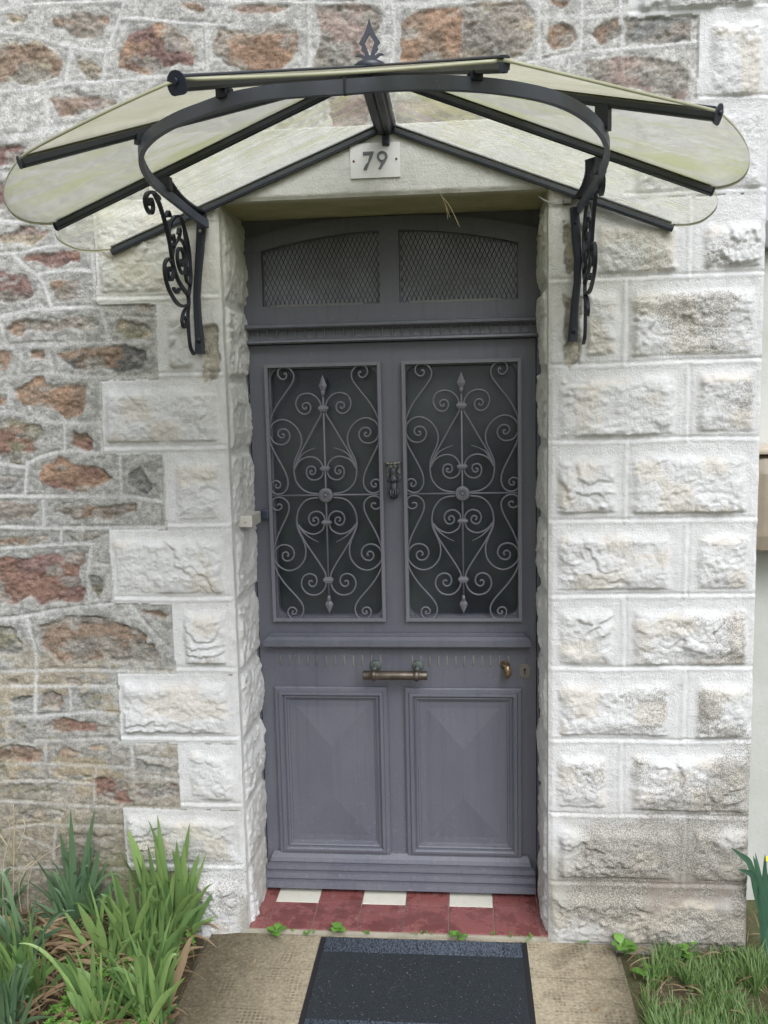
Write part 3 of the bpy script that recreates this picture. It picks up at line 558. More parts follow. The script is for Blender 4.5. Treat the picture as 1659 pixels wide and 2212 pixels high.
# the doorway edge columns are snapped to the jamb lines
for tgt in (JL, JR):
    j = np.argmin(abs(xs-tgt)); PG[zs < JT, j, 0] = tgt
j = np.argmin(abs(zs-JT)); PG[j, (xs > JL-.002) & (xs < JR+.002), 2] = JT
jl, jr, jt = xs[np.argmin(abs(xs-JL))], xs[np.argmin(abs(xs-JR))], zs[np.argmin(abs(zs-JT))]
fh = ~((XC > jl) & (XC < jr) & (ZC < jt))
grid_obj('rubble_masonry', PG, C, WE, PT, fh & (rc == 0), M_STONE, HW)
o_ = grid_obj('quoin_stonework', PG, C, WE, PT, fh & (rc == 1), M_STONE, HW); o_['label'] = 'white painted rock-faced quoin blocks left of the door'
o_ = grid_obj('quoin_stonework', PG, C, WE, PT, fh & (rc == 2), M_STONE, HW); o_['label'] = 'white painted rock-faced blocks of the pier right of the door'
grid_obj('lintel', PG, C, WE, PT, fh & (rc == 3), M_STONE, HW)
# reveals ------------------------------------------------------------------
def reveal(side):
    ys = np.arange(0, .335, .004); zz = np.arange(-.16, jt+.001, .004); zz[-1] = JT
    Y, Zr = np.meshgrid(ys, zz); s = 1 if side < 0 else -1; x0 = JL if side < 0 else JR
    cz = sorted([b[2] for b in blocks_l]+[JT]) if side < 0 else sorted(JZ+[JT, -.2])
    m = np.zeros(Y.shape); e = np.zeros(Y.shape); kk = np.zeros(Y.shape)
    wy = Y+.004*fbm(Y*40, Zr*40, 201, 3); wz = Zr+.006*fbm(Y*20, Zr*20, 202, 3)
    for k in range(len(cz)-1):
        a, b = cz[k], cz[k+1]
        q = np.minimum(np.minimum(wz-a-.008, b-.008-wz), wy-.022); on = q > 0
        e = np.where(on, q, e); m = np.where(on, sst(0, .012, q), m); kk = np.where(on, k, kk)
    ry, rz_ = Y+kk*1.3+side, Zr+kk*.77
    t = -(rz_*10+3.2*vn(ry*9, rz_*8, 203)+.8*fbm(ry*16, rz_*16, 204, 3)); sw = t-np.floor(t)
    h = .0015*fbm(Y*30, Zr*30, 205, 3)+m*(.005+.006*sst(0, .05, e)+.008*saw(sw)*sst(.35, .6, vn(ry*8, rz_*7, 206))+.009*fbm(ry*12, rz_*10, 207, 4, .6)+.0045*fbm(ry*55, rz_*60, 208, 3, .7))+.0015*ridge(Y*95, Zr*95, 211, 2)
    h *= .78*sst(-.002, .012, Y)
    if side > 0: h *= .95
    P = np.stack([x0+s*h, Y, Zr], -1)
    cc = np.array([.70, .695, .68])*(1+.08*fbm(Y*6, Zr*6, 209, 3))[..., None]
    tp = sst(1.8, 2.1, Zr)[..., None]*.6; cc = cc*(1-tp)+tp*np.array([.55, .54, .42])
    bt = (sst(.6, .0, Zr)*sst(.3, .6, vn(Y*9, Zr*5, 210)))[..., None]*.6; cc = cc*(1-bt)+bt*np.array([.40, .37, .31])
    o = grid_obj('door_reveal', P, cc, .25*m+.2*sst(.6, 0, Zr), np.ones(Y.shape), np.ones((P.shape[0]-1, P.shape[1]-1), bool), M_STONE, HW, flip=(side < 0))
    return o
reveal(-1); reveal(1)
# soffit
xx_ = np.arange(JL, JR+.003, .004); xx_[-1] = JR; yy_ = np.arange(0, .34, .004); XS, YS = np.meshgrid(xx_, yy_)
hz = .0016*fbm(XS*18, YS*18, 221, 3)*sst(0, .01, YS)
P = np.stack([XS, YS, JT+.0*XS+hz], -1)
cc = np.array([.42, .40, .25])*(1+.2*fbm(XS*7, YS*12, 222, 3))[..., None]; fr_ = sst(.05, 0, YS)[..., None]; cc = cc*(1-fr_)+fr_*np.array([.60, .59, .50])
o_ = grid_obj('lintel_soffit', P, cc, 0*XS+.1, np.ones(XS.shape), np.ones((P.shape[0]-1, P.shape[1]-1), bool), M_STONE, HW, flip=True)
# the house corner return and a backing that closes the wall
mb = MB(); mb.box(.60, .786, .02, 1.6, -.2, 4.3); mb.build('corner_return', m_paint('render_paint', (.6, .59, .56), .85, (.3, .29, .26), .6), HW)
mb = MB(); mb.box(-4.2, .59, .345, .5, -.2, 4.3); mb.build('wall_core', m_paint('dark_core', (.05, .05, .05), .9), HW)

# ------------------------------------------------------------------ front door
YD = .25
FD = empty('front_door', (-.22, YD, 0)); tag(FD, 'dark grey panelled front door with two wrought iron grilles over glass', 'door')
def leaf():
    m = MB(); Y0, Y1 = YD, YD+.045
    x0, x1, zb, zt_ = -.656, .216, .012, 1.748
    oL, oR = (-.590, -.262), (-.174, .161); oz = (.903, 1.675)
    for a, b, c, d in ((x0, oL[0], zb, zt_), (oR[1], x1, zb, zt_), (oL[1], oR[0], zb, zt_), (oL[0], oL[1], oz[1], zt_), (oR[0], oR[1], oz[1], zt_), (oL[0], oL[1], zb, oz[0]), (oR[0], oR[1], zb, oz[0])):
        m.box(a, b, Y0, Y1, c, d)
    for a, b in (oL, oR):                       # rounded corners of the glazed openings
        for sx, cx in ((1, a), (-1, b)):
            for sz, cz_ in ((1, oz[0]), (-1, oz[1])):
                r = .030; P = [(cx, cz_)]+[(cx+sx*(r-r*math.sin(t)), cz_+sz*(r-r*math.cos(t))) for t in np.linspace(0, math.pi/2, 7)]
                m.prism(P, Y0+.006, Y1-.004)
    return m
leaf().build('leaf', M_DOOR, FD)
def m_glass(name, c1, c2, sc):
    t = NT(name); n = t.noise(sc, 3); b = t.noise(2.2, 4)
    return t.fin(t.mix(t.ramp(b, [(.35, 0), (.7, 1)]), c1, c2), t.ramp(b, [(.3, .13), (.7, .22)]), t.bump(n, .35, .0015), .42)
M_GLASS = m_glass('dark_textured_glass', (.012, .016, .024), (.060, .068, .072), 260)  # paler noise patches put uneven reflections into the glass colour
for a, b in ((-.60, -.255), (-.182, .17)):
    m = MB(); m.box(a, b, YD+.026, YD+.031, .895, 1.684); m.build('glass_pane', M_GLASS, FD)
# bolection-moulded lower panels
PROF = [(0, 0), (0, .011), (.004, .014), (.013, .015), (.016, .021), (.024, .022), (.028, .018), (.030, .011), (.034, .013), (.038, .011), (.040, .005), (.045, .004), (.048, -.002), (.052, -.003), (.053, -.009)]
def panel(x0, x1, z0, z1):
    m = MB(); V = []; F = []
    for t, h in PROF: V += [(x0+t, YD-h, z0+t), (x1-t, YD-h, z0+t), (x1-t, YD-h, z1-t), (x0+t, YD-h, z1-t)]
    for i in range(len(PROF)-1):
        for k in range(4): F.append((i*4+k, i*4+(k+1) % 4, i*4+4+(k+1) % 4, i*4+4+k))
    m.add(V, F); mo = m.build('panel_moulding', M_DOOR, FD)
    m = MB(); t = .0525; m.add([(x0+t, YD+.009, z0+t), (x1-t, YD+.009, z0+t), (x1-t, YD+.009, z1-t), (x0+t, YD+.009, z1-t)], [(0, 1, 2, 3)])
    V = []
    for t, y in ((.067, YD+.0088), (.069, YD-.001)): V += [(x0+t, y, z0+t), (x1-t, y, z0+t), (x1-t, y, z1-t), (x0+t, y, z1-t)]
    xm = (x0+x1)/2; V += [(xm, YD-.013, z0+.20), (xm, YD-.013, z1-.20)]
    m.add(V, [(0, 1, 5, 4), (1, 2, 6, 5), (2, 3, 7, 6), (3, 0, 4, 7), (4, 5, 8), (5, 6, 9, 8), (6, 7, 9), (7, 4, 8, 9)])
    m.build('raised_panel', M_DOOR, FD)
panel(-.613, -.249, .110, .675); panel(-.196, .171, .110, .673)
def xprof(prof, x0, x1, inset=None):
    """profile [(y,z)] run along x, with optional end inset per point"""
    n = len(prof); ins_ = inset or [0]*n
    V = [(x0+i, y, z) for (y, z), i in zip(prof, ins_)]+[(x1-i, y, z) for (y, z), i in zip(prof, ins_)]
    return V, [tuple(range(n)), tuple(range(2*n-1, n-1, -1))]+[(i, (i+1) % n, (i+1) % n+n, i+n) for i in range(n)]
m = MB(); P = [(YD+.01, .852), (.236, .851), (.226, .845), (.218, .843), (.209, .834), (.206, .832), (.206, .815), (.209, .812), (YD+.01, .812)]
m.add(*xprof(P, -.634, .198, [.022, .022, .014, .012, .003, 0, 0, .003, .003])); m.build('drip_rail', M_DOOR, FD)
m = MB(); P = [(YD+.01, .8115), (.232, .8115), (.230, .804), (.236, .799), (YD+.01, .799)]; m.add(*xprof(P, -.615, .183)); m.build('drip_rail_fillet', M_DOOR, FD)
m = MB(); P = [(YD+.01, .122), (.240, .120), (.226, .106), (.222, .094), (.227, .092), (.227, .088), (.214, .085), (.212, .072), (.218, .070), (.218, .066), (.206, .063), (.203, .047), (.209, .045), (.209, .041), (.197, .038), (.194, .018), (YD+.01, .018)]
m.add(*xprof(P, -.655, .210, [.022, .021, .016, .012, .010, .008, .002, .001, .001, .001, 0, 0, 0, 0, 0, 0, 0])); m.build('weatherboard', M_DOOR, FD)
M_FLUTE = m_paint('worn_flute', (.12, .118, .125), .5, (.20, .19, .17), 1.0, True)
for k in range(24):
    x = (-.590+.0291*k) if k < 12 else (-.170+.0273*(k-12)); z0, z1 = (.738+.002*math.sin(k*2.1), .776)
    m = MB(); pr_ = [(0, 0), (.0022, .001), (.0036, .0034), (.0036, z1-z0-.0034), (.0022, z1-z0-.001), (0, z1-z0)]
    m.lathe(pr_, (x, YD+.0008, z0), 'Z', 8); o_ = m.build('flute', M_FLUTE, FD)
# transom: fixed light over the door, with frame
TR = empty('transom_frame', (-.22, YD, 1.75)); tag(TR, 'dark grey wooden frame and arched two-pane transom light above the door', 'transom')
m = MB()
P = [(.335, 1.750), (.226, 1.750), (.221, 1.754), (.224, 1.760), (.238, 1.766), (.240, 1.786), (.232, 1.793), (.218, 1.794), (.213, 1.798), (.213, 1.806), (.236, 1.811), (.335, 1.811)]
m.add(*xprof(P, -.672, .229)); m.build('transom_bar', M_DOOR, TR)
for k in range(30):
    x = -.650+.0293*k; m = MB(); m.sweep([(x, .238, 1.764), (x, .2355, 1.775), (x, .2335, 1.787), (x, .231, 1.7925)], [(-.0022, -.001), (.0022, -.001), (.0014, .003), (-.0014, .003)], up=(0, -1, 0)); m.build('reed', M_FLUTE, TR)
m = MB(); m.box(-.70, -.606, YD, YD+.05, 1.8112, 2.02); m.box(.165, .262, YD, YD+.05, 1.8112, 2.02); m.box(-.606, .165, YD, YD+.05, 1.8112, 1.864); m.box(-.247, -.188, YD, YD+.05, 1.864, 2.02)
m.box(-.70, -.659, YD-.004, YD+.05, -.01, 1.7498); m.box(.2185, .262, YD-.004, YD+.05, -.01, 1.7498); m.build('frame', M_DOOR, TR)
zu = lambda x: 2.077-.33*(x+.224)**2 if abs(x+.224) < .5 else 2.03
def archtop(x): return 2.117-.36*max(0, abs(x+.215)-.06)**2
bx = np.linspace(-.606, -.247, 14); bx2 = np.linspace(-.188, .165, 14)
low_ = [(-.70, 2.0202), (-.606, 2.0202)]+[(x, zu(x)) for x in bx]+[(-.247, 2.0202), (-.188, 2.0202)]+[(x, zu(x)) for x in bx2]+[(.165, 2.0202), (.262, 2.0202)]
top_ = [(x, archtop(x)) for x in np.linspace(.262, -.70, 40)]
m = MB()
# head rail built in vertical strips so it stays flat-faced under the curved arch
cuts = sorted(set([-.70, -.606, -.247, -.188, .165, .262]+list(bx)+list(bx2)))
for a, b in zip(cuts[:-1], cuts[1:]):
    mid = (a+b)/2; op_ = (-.606 < mid < -.247) or (-.188 < mid < .165)
    la, lb = (zu(a), zu(b)) if op_ else (2.0202, 2.0202)
    m.prism([(a, la), (b, lb), (b, archtop(b)), (a, archtop(a))], YD-.0005, YD+.05)
m.build('arched_head', M_DOOR, TR)
m = MB(); m.box(-.70, .262, YD+.012, YD+.04, 2.075, 2.14); m.box(.166, .262, YD+.012, YD+.04, 2.0, 2.0745); m.box(-.70, -.607, YD+.012, YD+.04, 2.0, 2.0745); m.build('head_board', M_DOOR, TR)
t = NT('mesh_glass'); nb = t.noise(4.5, 3); nn = t.noise(300, 2)
M_MG = t.fin(t.mix(t.ramp(nb, [(.35, 0), (.7, 1)]), (.13, .135, .15), (.25, .26, .31)), .3, t.bump(nn, .3, .001))
M_WIRE = m_paint('wire', (.038, .038, .042), .5)
for a, b in ((-.606, -.247), (-.188, .165)):
    m = MB(); m.box(a-.01, b+.01, YD+.030, YD+.034, 1.855, 2.08); pn = m.build('glass_pane', M_MG, TR)
    m = MB(); pitch = .0142; H_ = .030; kx = H_/pitch
    for sgn in (1, -1):
        n = int((b-a)/pitch+.25/H_)+4
        for q in range(-n, 2*n):
            pts = []
            for zz in np.arange(1.862, 2.08, .004):
                x = a+q*pitch+sgn*(zz-1.862)/kx
                if a+.001 < x < b-.001 and zz < zu(x)-.001: pts.append((x, YD+.0235, zz))
            if len(pts) > 1: m.tube([pts[0], pts[-1]], .0007, 4, up=(0, 1, 0))
    m.build('wire_mesh', M_WIRE, TR)
    m = MB(); m.box(a+.03, b-.05, YD-.001, YD+.004, 1.862, 1.868); m.build('sill_bead', M_FLUTE, TR)

# grilles -------------------------------------------------------------------
GA = (858.7, 766.9, .16927); GB_ = (858.7, 1047.7, .16927)
TA = [
 ([(305,207),(320,190),(338,215),(325,255),(285,270),(240,240),(222,185),(250,130),(310,110),(375,130),(425,190),(430,260),(400,330),(330,430),(240,550),(170,660),(120,770),(92,860),(84,930)], 1),
 ([(262,988),(272,975),(288,990),(280,1020),(245,1025),(210,990),(215,940),(265,912),(330,930),(362,1000),(330,1080),(250,1115),(160,1090),(105,1010),(95,940),(130,860),(200,805),(280,790),(370,820),(450,890),(500,980),(512,1060),(495,1150),(450,1250),(415,1340),(405,1420),(412,1520),(440,1610),(510,1690),(600,1735),(720,1750)], 1),
 ([(84,1000),(108,1110),(160,1220),(230,1350),(290,1470),(320,1570),(315,1660),(270,1730),(200,1755),(130,1735),(100,1680),(110,1610),(160,1580),(210,1600),(225,1640),(200,1675),(165,1670),(160,1640),(180,1635)], 1),
 ([(575,625),(590,640),(570,655),(540,635),(540,595),(580,572),(625,585),(645,635),(620,695),(560,720),(495,690),(455,620),(455,560),(490,490),(560,455),(640,455),(710,490),(760,550),(782,615)], 1),
 ([(785,685),(770,740),(700,860),(600,1040),(520,1180),(460,1290),(420,1400)], 1),
 ([(695,1155),(600,1190),(520,1240),(470,1310),(435,1380)], 2),
 ([(785,1395),(750,1330),(690,1285),(610,1272),(520,1300),(460,1350),(415,1430)], 1),
 ([(645,1460),(625,1450),(612,1475),(635,1497),(670,1490),(688,1450),(670,1405),(620,1395),(580,1420),(568,1480),(590,1540),(650,1572),(720,1560),(770,1520),(787,1465)], 1),
]
TB = [
 ([(172,242),(190,225),(225,235),(225,275),(180,302),(125,285),(103,230),(125,160),(190,135),(265,155),(315,210),(325,280),(300,370),(240,490),(180,610),(140,710),(115,800),(106,860)], 1),
 ([(283,888),(297,895),(302,868),(270,842),(228,865),(225,920),(270,958),(340,940),(378,870),(350,790),(280,752),(200,760),(140,810),(115,880),(125,960),(180,1030),(260,1075),(340,1080),(430,1040),(500,960),(528,870),(525,770),(490,670),(440,560),(422,470),(430,370),(460,280),(520,200),(600,155),(720,140)], 1),
 ([(106,970),(130,1060),(180,1160),(260,1270),(340,1360),(420,1450),(470,1530),(480,1600),(455,1670),(400,1708),(330,1705),(285,1660),(278,1600),(310,1562),(360,1565),(390,1605),(370,1640),(335,1640),(330,1615),(348,1610)], 1),
 ([(605,1230),(590,1213),(562,1225),(562,1262),(600,1290),(645,1270),(665,1215),(640,1150),(570,1125),(500,1155),(465,1220),(470,1300),(530,1375),(620,1400),(700,1380),(760,1320),(787,1245)], 1),
 ([(790,1170),(770,1100),(700,980),(600,830),(530,720),(480,630),(440,540),(425,460)], 1),
 ([(700,715),(610,670),(540,620),(490,570),(445,510)], 2),
 ([(785,490),(760,550),(710,590),(640,612),(560,595),(490,550),(440,490)], 1),
 ([(660,445),(640,440),(640,410),(675,395),(705,425),(700,470),(650,500),(600,475),(580,410),(610,345),(680,318),(740,335),(780,380),(791,435)], 1),
]
YG = YD-.014; GC = -.0065
def gpt(fr, p): a = U(fr[0]+p[0]*fr[2], fr[1]+p[1]*fr[2], YG); return a[0], a[2]
def axis_px(fr, y): return (808+8*(y/1787.0)) if fr is GA else (814+4*(y/1787.0))
def grille(cx, label):
    g = empty('grille', (cx, YG, 1.29)); g.parent = FD; g.matrix_parent_inverse = FD.matrix_world.inverted(); tag(g, label); bpy.context.view_layer.update()
    hw, z0, z1 = .1785, .889, 1.690
    m = MB(); b_ = .0105
    for a, b, c, d in ((-hw, -hw+b_, z0, z1), (hw-b_, hw, z0, z1)): m.box(cx+a, cx+b, YG-.007, YG+.007, c, d)
    for c, d in ((z0, z0+b_), (z1-b_, z1)): m.box(cx-hw+b_, cx+hw-b_, YG-.0065, YG+.007, c, d)
    for sx in (-1, 1):
        for zz in (1.05, 1.56): m.box(cx+sx*(hw-.007)-.004, cx+sx*(hw-.007)+.004, YG+.007, YD+.03, zz, zz+.03)
    m.build('grille_frame', M_GRILLE, g)
    m = MB(); rr = .00255
    for fr, T in ((GA, TA), (GB_, TB)):
        for L, kind in T:
            W2 = []
            for p in L:
                x, z = gpt(fr, p); ax, _z = gpt(fr, (axis_px(fr, p[1]), p[1])); W2.append((x-ax, z))
            P = cr(W2, 6); n = len(P)
            sc_ = [1]*n if kind == 1 else [min(1, .35+1.1*i/n) for i in range(n)]
            for s_ in (1, -1):
                m.tube([(cx+s_*max(p[0], -hw+.009), YG+(.0 if s_ > 0 else .0004), p[1]) for p in P], rr, 8, scale=sc_, up=(0, 1, 0))
    m.tube([(cx, YG, .966), (cx, YG, 1.610)], rr*1.15, 8); m.tube([(cx-hw+.008, YG+.001, 1.287), (cx+hw-.008, YG+.001, 1.287)], rr*1.1, 8)
    m.build('scrollwork', M_GRILLE, g)
    for zt_, zb_, flip in ((1.655, 1.594, 1), (.967, .913, -1)):
        m = MB(); a, b, h = (zt_, zb_, .6) if flip > 0 else (zb_, zt_, .5)
        zm_ = b+(a-b)*.45; w_ = .0125
        m.add([(cx, YG, a), (cx, YG, b), (cx-w_, YG, zm_), (cx+w_, YG, zm_), (cx, YG-.006, zm_), (cx, YG+.006, zm_)],
              [(0, 2, 4), (0, 4, 3), (0, 3, 5), (0, 5, 2), (1, 4, 2), (1, 3, 4), (1, 5, 3), (1, 2, 5)])
        m.tube([(cx, YG, b-flip*.004), (cx, YG, b+flip*.012)], rr*1.7, 8, scale=[1, 1.6]); m.build('spearhead', M_GRILLE, g)
    for (za, zb_) in (gz for gz in ((gpt(GA, (808, 605))[1], gpt(GA, (808, 685))[1]), (gpt(GA, (808, 1390))[1], gpt(GA, (808, 1455))[1]), (gpt(GB_, (814, 430))[1], gpt(GB_, (814, 490))[1]), (gpt(GB_, (814, 1165))[1], gpt(GB_, (814, 1242))[1]))):
        m = MB(); h = (za-zb_); c = (za+zb_)/2
        m.box(cx-.0115, cx+.0115, YG-.0065, YG+.0065, c-h/2, c+h/2, .0018); m.box(cx-.0158, cx+.0158, YG-.0095, YG+.008, c-h*.24, c+h*.30, .0030); m.build('collar', M_GRILLE, g)
    m = MB(); cz_ = 1.287; R_ = .0225
    m.lathe([(0, .010), (.0028, .0105), (.0045, .008), (.006, .0048), (.011, .0042), (.017, .0070), (.0205, .0062), (R_, .0022), (R_, -.004), (0, -.004)], (cx, YG-.003, cz_), 'Y', 36)
    for k in range(14):
        a = 2*math.pi*k/14; m.tube([(cx+math.cos(a)*q, YG-.003-.0066, cz_+math.sin(a)*q) for q in (.0065, .0105, .0145, .0185)], .0021, 6, scale=[.5, .9, 1.15, .6])
    m.build('rosette', M_GRILLE, g)
    return g
grille(-.4265, 'grille over the left pane, scrolls and spearheads round a rosette'); grille(GC, 'grille over the right pane, scrolls and spearheads round a rosette')

# knocker, pull, knob, lock ---------------------------------------------------
t = NT('aged_bronze'); nb = t.noise(30, 4)
M_BRZ = t.fin(t.mix(t.ramp(nb, [(.35, 0), (.65, 1)]), (.07, .058, .045), (.15, .125, .10)), .38, t.bump(t.noise(120, 3), .3, .001), None, .65)
t = NT('verdigris'); M_VER = t.fin(t.mix(t.ramp(t.noise(60, 3), [(.4, 0), (.6, 1)]), (.11, .14, .125), (.085, .09, .08)), .7, None, None, .2)
t = NT('dark_cast_iron'); M_CAST = t.fin(t.mix(t.ramp(t.noise(90, 3), [(.4, 0), (.7, 1)]), (.022, .026, .036), (.06, .064, .072)), .36, t.bump(t.noise(300, 3), .5, .0008), .6)
t = NT('worn_cast_iron'); M_CASTW = t.fin(t.mix(t.ramp(t.noise(160, 3), [(.45, 0), (.6, 1)]), (.03, .033, .040), (.24, .225, .195)), .5, t.bump(t.noise(260, 3), .8, .0015))
kx, kz = -.2155, 1.327
KN = empty('door_knocker', (kx, YD, kz)); KN.parent = FD; KN.matrix_parent_inverse = FD.matrix_world.inverted(); bpy.context.view_layer.update()
m = MB(); m.box(kx-.0215, kx+.0215, YD-.010, YD+.001, 1.333, 1.381, .003)
m.prism([(kx-.0235, 1.387), (kx+.0235, 1.387), (kx+.018, 1.380), (kx-.018, 1.380)], YD-.026, YD)
m.box(kx-.0165, kx+.0165, YD-.024, YD-.008, 1.369, 1.379, .002)
for k in range(5): m.box(kx-.015+.0068*k, kx-.015+.0068*k+.0035, YD-.0265, YD-.02, 1.367, 1.379, .001)
m.build('knocker_plate', M_CASTW, KN)
m = MB(); m.lathe([(0, .042), (.0095, .041), (.0120, .034), (.0115, .022), (.0105, .016), (.0150, .010), (.0165, .004), (.0150, -.001), (.0095, -.003), (0, -.003)], (kx, YD-.022, 1.328), 'Z', 20)
for k in range(11):
    a = 2*math.pi*k/11; m.tube([(kx+.0155*math.cos(a), YD-.022+.0155*math.sin(a), 1.334), (kx+.0175*math.cos(a), YD-.022+.0175*math.sin(a), 1.328)], .0028, 6)
m.build('cuff', M_CAST, KN)
bm = bmesh.new(); bmesh.ops.create_uvsphere(bm, u_segments=20, v_segments=14, radius=1)
for v in bm.verts:
    z = v.co.z; wdt = .0112+.0045*max(0, -z)+.001*z; v.co = Vector((kx+.0015-z*.0008*-1+v.co.x*wdt, YD-.023+v.co.y*.0088-.002*(1-z)*.5, 1.307+z*.0235))
m = MB(); m.bm(bm, True)
for k, (dx, ln) in enumerate(((-.0105, .88), (-.0032, 1.0), (.0045, .98), (.0118, .84))):
    x = kx+dx+.001; zt_ = 1.296+.001*k
    pts = [(x*1.0, YD-.027, zt_+.006), (x+.0006, YD-.0325, zt_-.006*ln), (x+.0003-.0008*k, YD-.031, zt_-.016*ln), (x-dx*.25, YD-.022, zt_-.023*ln), (x-dx*.35, YD-.013, zt_-.022*ln)]
    m.tube(cr(pts, 4), .0038, 8, scale=[1.05-.022*i for i in range(17)])
pts = [(kx-.0125, YD-.019, 1.309), (kx-.0155, YD-.021, 1.298), (kx-.0125, YD-.020, 1.286), (kx-.007, YD-.017, 1.278)]
m.tube(cr(pts, 4), .0038, 8, scale=[1.05-.02*i for i in range(13)])
bm = bmesh.new(); bmesh.ops.create_uvsphere(bm, u_segments=14, v_segments=10, radius=.009, matrix=Matrix.Translation((kx, YD-.016, 1.281))); m.bm(bm, True)
m.build('hand', M_CAST, KN)
PH = empty('pull_handle', (-.22, YD, .73)); PH.parent = FD; PH.matrix_parent_inverse = FD.matrix_world.inverted(); bpy.context.view_layer.update()
m = MB(); yh = .193; zh = .7275; r = .0142
pr_ = [(0, 0), (r*.95, .0005), (r, .003), (r, .026), (r*1.12, .0275), (r*1.28, .031), (r*1.30, .036), (r*1.12, .042), (r*.96, .044), (r, .046), (r, .155), (r*.96, .157), (r*1.12, .159), (r*1.30, .165), (r*1.28, .170), (r*1.12, .174), (r, .176), (r, .198), (r*.95, .2), (0, .2005)]
m.lathe(pr_, (-.321, yh, zh), 'X', 24); m.build('grip', M_BRZ, PH)
for x in (-.286, -.152):
    m = MB(); m.lathe([(0, .057), (.0065, .057), (.006, .030), (.009, .012), (.013, .010), (.017, .007), (.018, .003), (.0185, 0)], (x, YD, .742), 'Y', 24); m.build('mount', M_VER, PH)
m = MB()
DK = (.126, .737); t = NT('worn_brass'); M_BRS = t.fin(t.mix(t.ramp(t.noise(70, 3), [(.4, 0), (.65, 1)]), (.16, .12, .075), (.42, .30, .17)), .35, None, None, .8)
m.lathe([(0, .026), (.006, .026), (.007, .014), (.013, .006), (.015, .002), (.015, 0)], (DK[0]-.006, YD, DK[1]+.008), 'Y', 20)
bm = bmesh.new(); bmesh.ops.create_uvsphere(bm, u_segments=20, v_segments=14, radius=1)
for v in bm.verts: v.co = Vector((DK[0]+v.co.x*.0125, YD-.040+v.co.y*.011, DK[1]-.002+v.co.z*.0215))
m.bm(bm, True); m.build('door_knob', M_BRS, FD)
lk = m = MB(); m.box(.163, .1985, YD-.0025, YD+.001, .703, .749, .0008); lp_ = m.build('lock_plate', m_paint('lock_metal', (.12, .11, .10), .45, (.2, .17, .14), .8), FD)
M_HOLE = m_paint('keyhole_dark', (.006, .006, .006), .6)
m = MB(); m.lathe([(0, .0034), (.0042, .0034), (.0042, .002)], (.181, YD, .731), 'Y', 14); m.box(.1792, .1828, YD-.0034, YD-.002, .716, .731)
m.build('keyhole', M_HOLE, lp_)
m = MB()
for x in (.168, .1935):
    for z in (.709, .743): m.lathe([(0, .0042), (.0016, .004), (.0022, .0025)], (x, YD, z), 'Y', 10)
m.build('screws', M_BRZ, lp_)

# door contact box on the left reveal -----------------------------------------
M_PL = m_paint('aged_white_plastic', (.52, .50, .46), .4, (.36, .34, .29), .5)
SB = empty('contact_box', (-.65, .17, 1.228)); tag(SB, 'small white plastic contact box on the left side of the door opening', 'sensor')
m = MB(); m.box(-.674, -.624, .080, .195, 1.210, 1.245, .0035); m.build('casing', M_PL, SB)
m = MB(); m.lathe([(0, .0008), (.0018, .0006), (.0022, 0)], (-.645, .080, 1.225), 'Y', 10); m.build('screw', M_BRZ, SB)
m = MB(); m.box(-.6325, -.606, .228, .2495, 1.214, 1.246, .005); m.build('dark_bracket', m_paint('dark_blue_plastic', (.035, .042, .065), .4), SB)

# house number plate -----------------------------------------------------------
NP = empty('number_plate', (-.229, -.01, 2.21)); tag(NP, 'white house number plate reading 79 above the door', 'number plate')
m = MB(); m.box(-.2955, -.162, -.0125, -.0085, 2.1655, 2.2555, .0008); m.build('plate', m_paint('plate_white', (.66, .66, .67), .35, (.55, .54, .52), .3), NP)
M_DG = m_paint('digit_metal', (.085, .088, .105), .4, (.16, .16, .17), .9)
fx = lambda px: -.2955+(px-22)/(1285-22)*.1335
fz = lambda py: 2.2555-(py-225)/(1120-225)*.090
def ribbon(m, P, y0, y1): m.prism([(fx(a), fz(b)) for a, b in P], y0, y1)
m = MB(); ribbon(m, [(352, 455), (628, 450), (612, 492), (580, 505), (560, 515), (352, 528)], -.0165, -.0122)
ribbon(m, [(560, 512), (612, 490), (572, 600), (520, 700), (485, 770), (440, 905), (362, 905), (375, 850), (430, 760), (478, 715), (500, 620), (520, 560)], -.0164, -.0122); m.build('digit', M_DG, NP)
m = MB(); n = 28; cx_, cy_ = 840, 585; Vv = []
for y in (-.0165, -.0122):
    for k in range(n):
        a = 2*math.pi*k/n
        for r_ in (1, 0): Vv.append((fx(cx_+(133 if r_ else 82)*math.cos(a)), y, fz(cy_+(138 if r_ else 92)*math.sin(a))))
F = []
for k in range(n):
    j = (k+1) % n; o2 = 2*n
    F += [(2*k, 2*j, 2*j+1, 2*k+1), (o2+2*k, o2+2*k+1, o2+2*j+1, o2+2*j), (2*k, o2+2*k, o2+2*j, 2*j), (2*k+1, 2*j+1, o2+2*j+1, o2+2*k+1)]
m.add(Vv, F); ribbon(m, [(958, 640), (900, 740), (812, 898), (738, 898), (785, 810), (830, 715)], -.0163, -.0122); m.build('digit', M_DG, NP)
for px, c in ((112, (.16, .06, .035)), (1195, (.07, .06, .05))):
    m = MB(); m.lathe([(0, .003), (.0022, .0026), (.0033, .0005), (.0033, 0)], (fx(px), -.0125, fz(675 if px < 500 else 660)), 'Y', 12); m.build('screw', m_paint('rusty_screw', c, .7), NP)

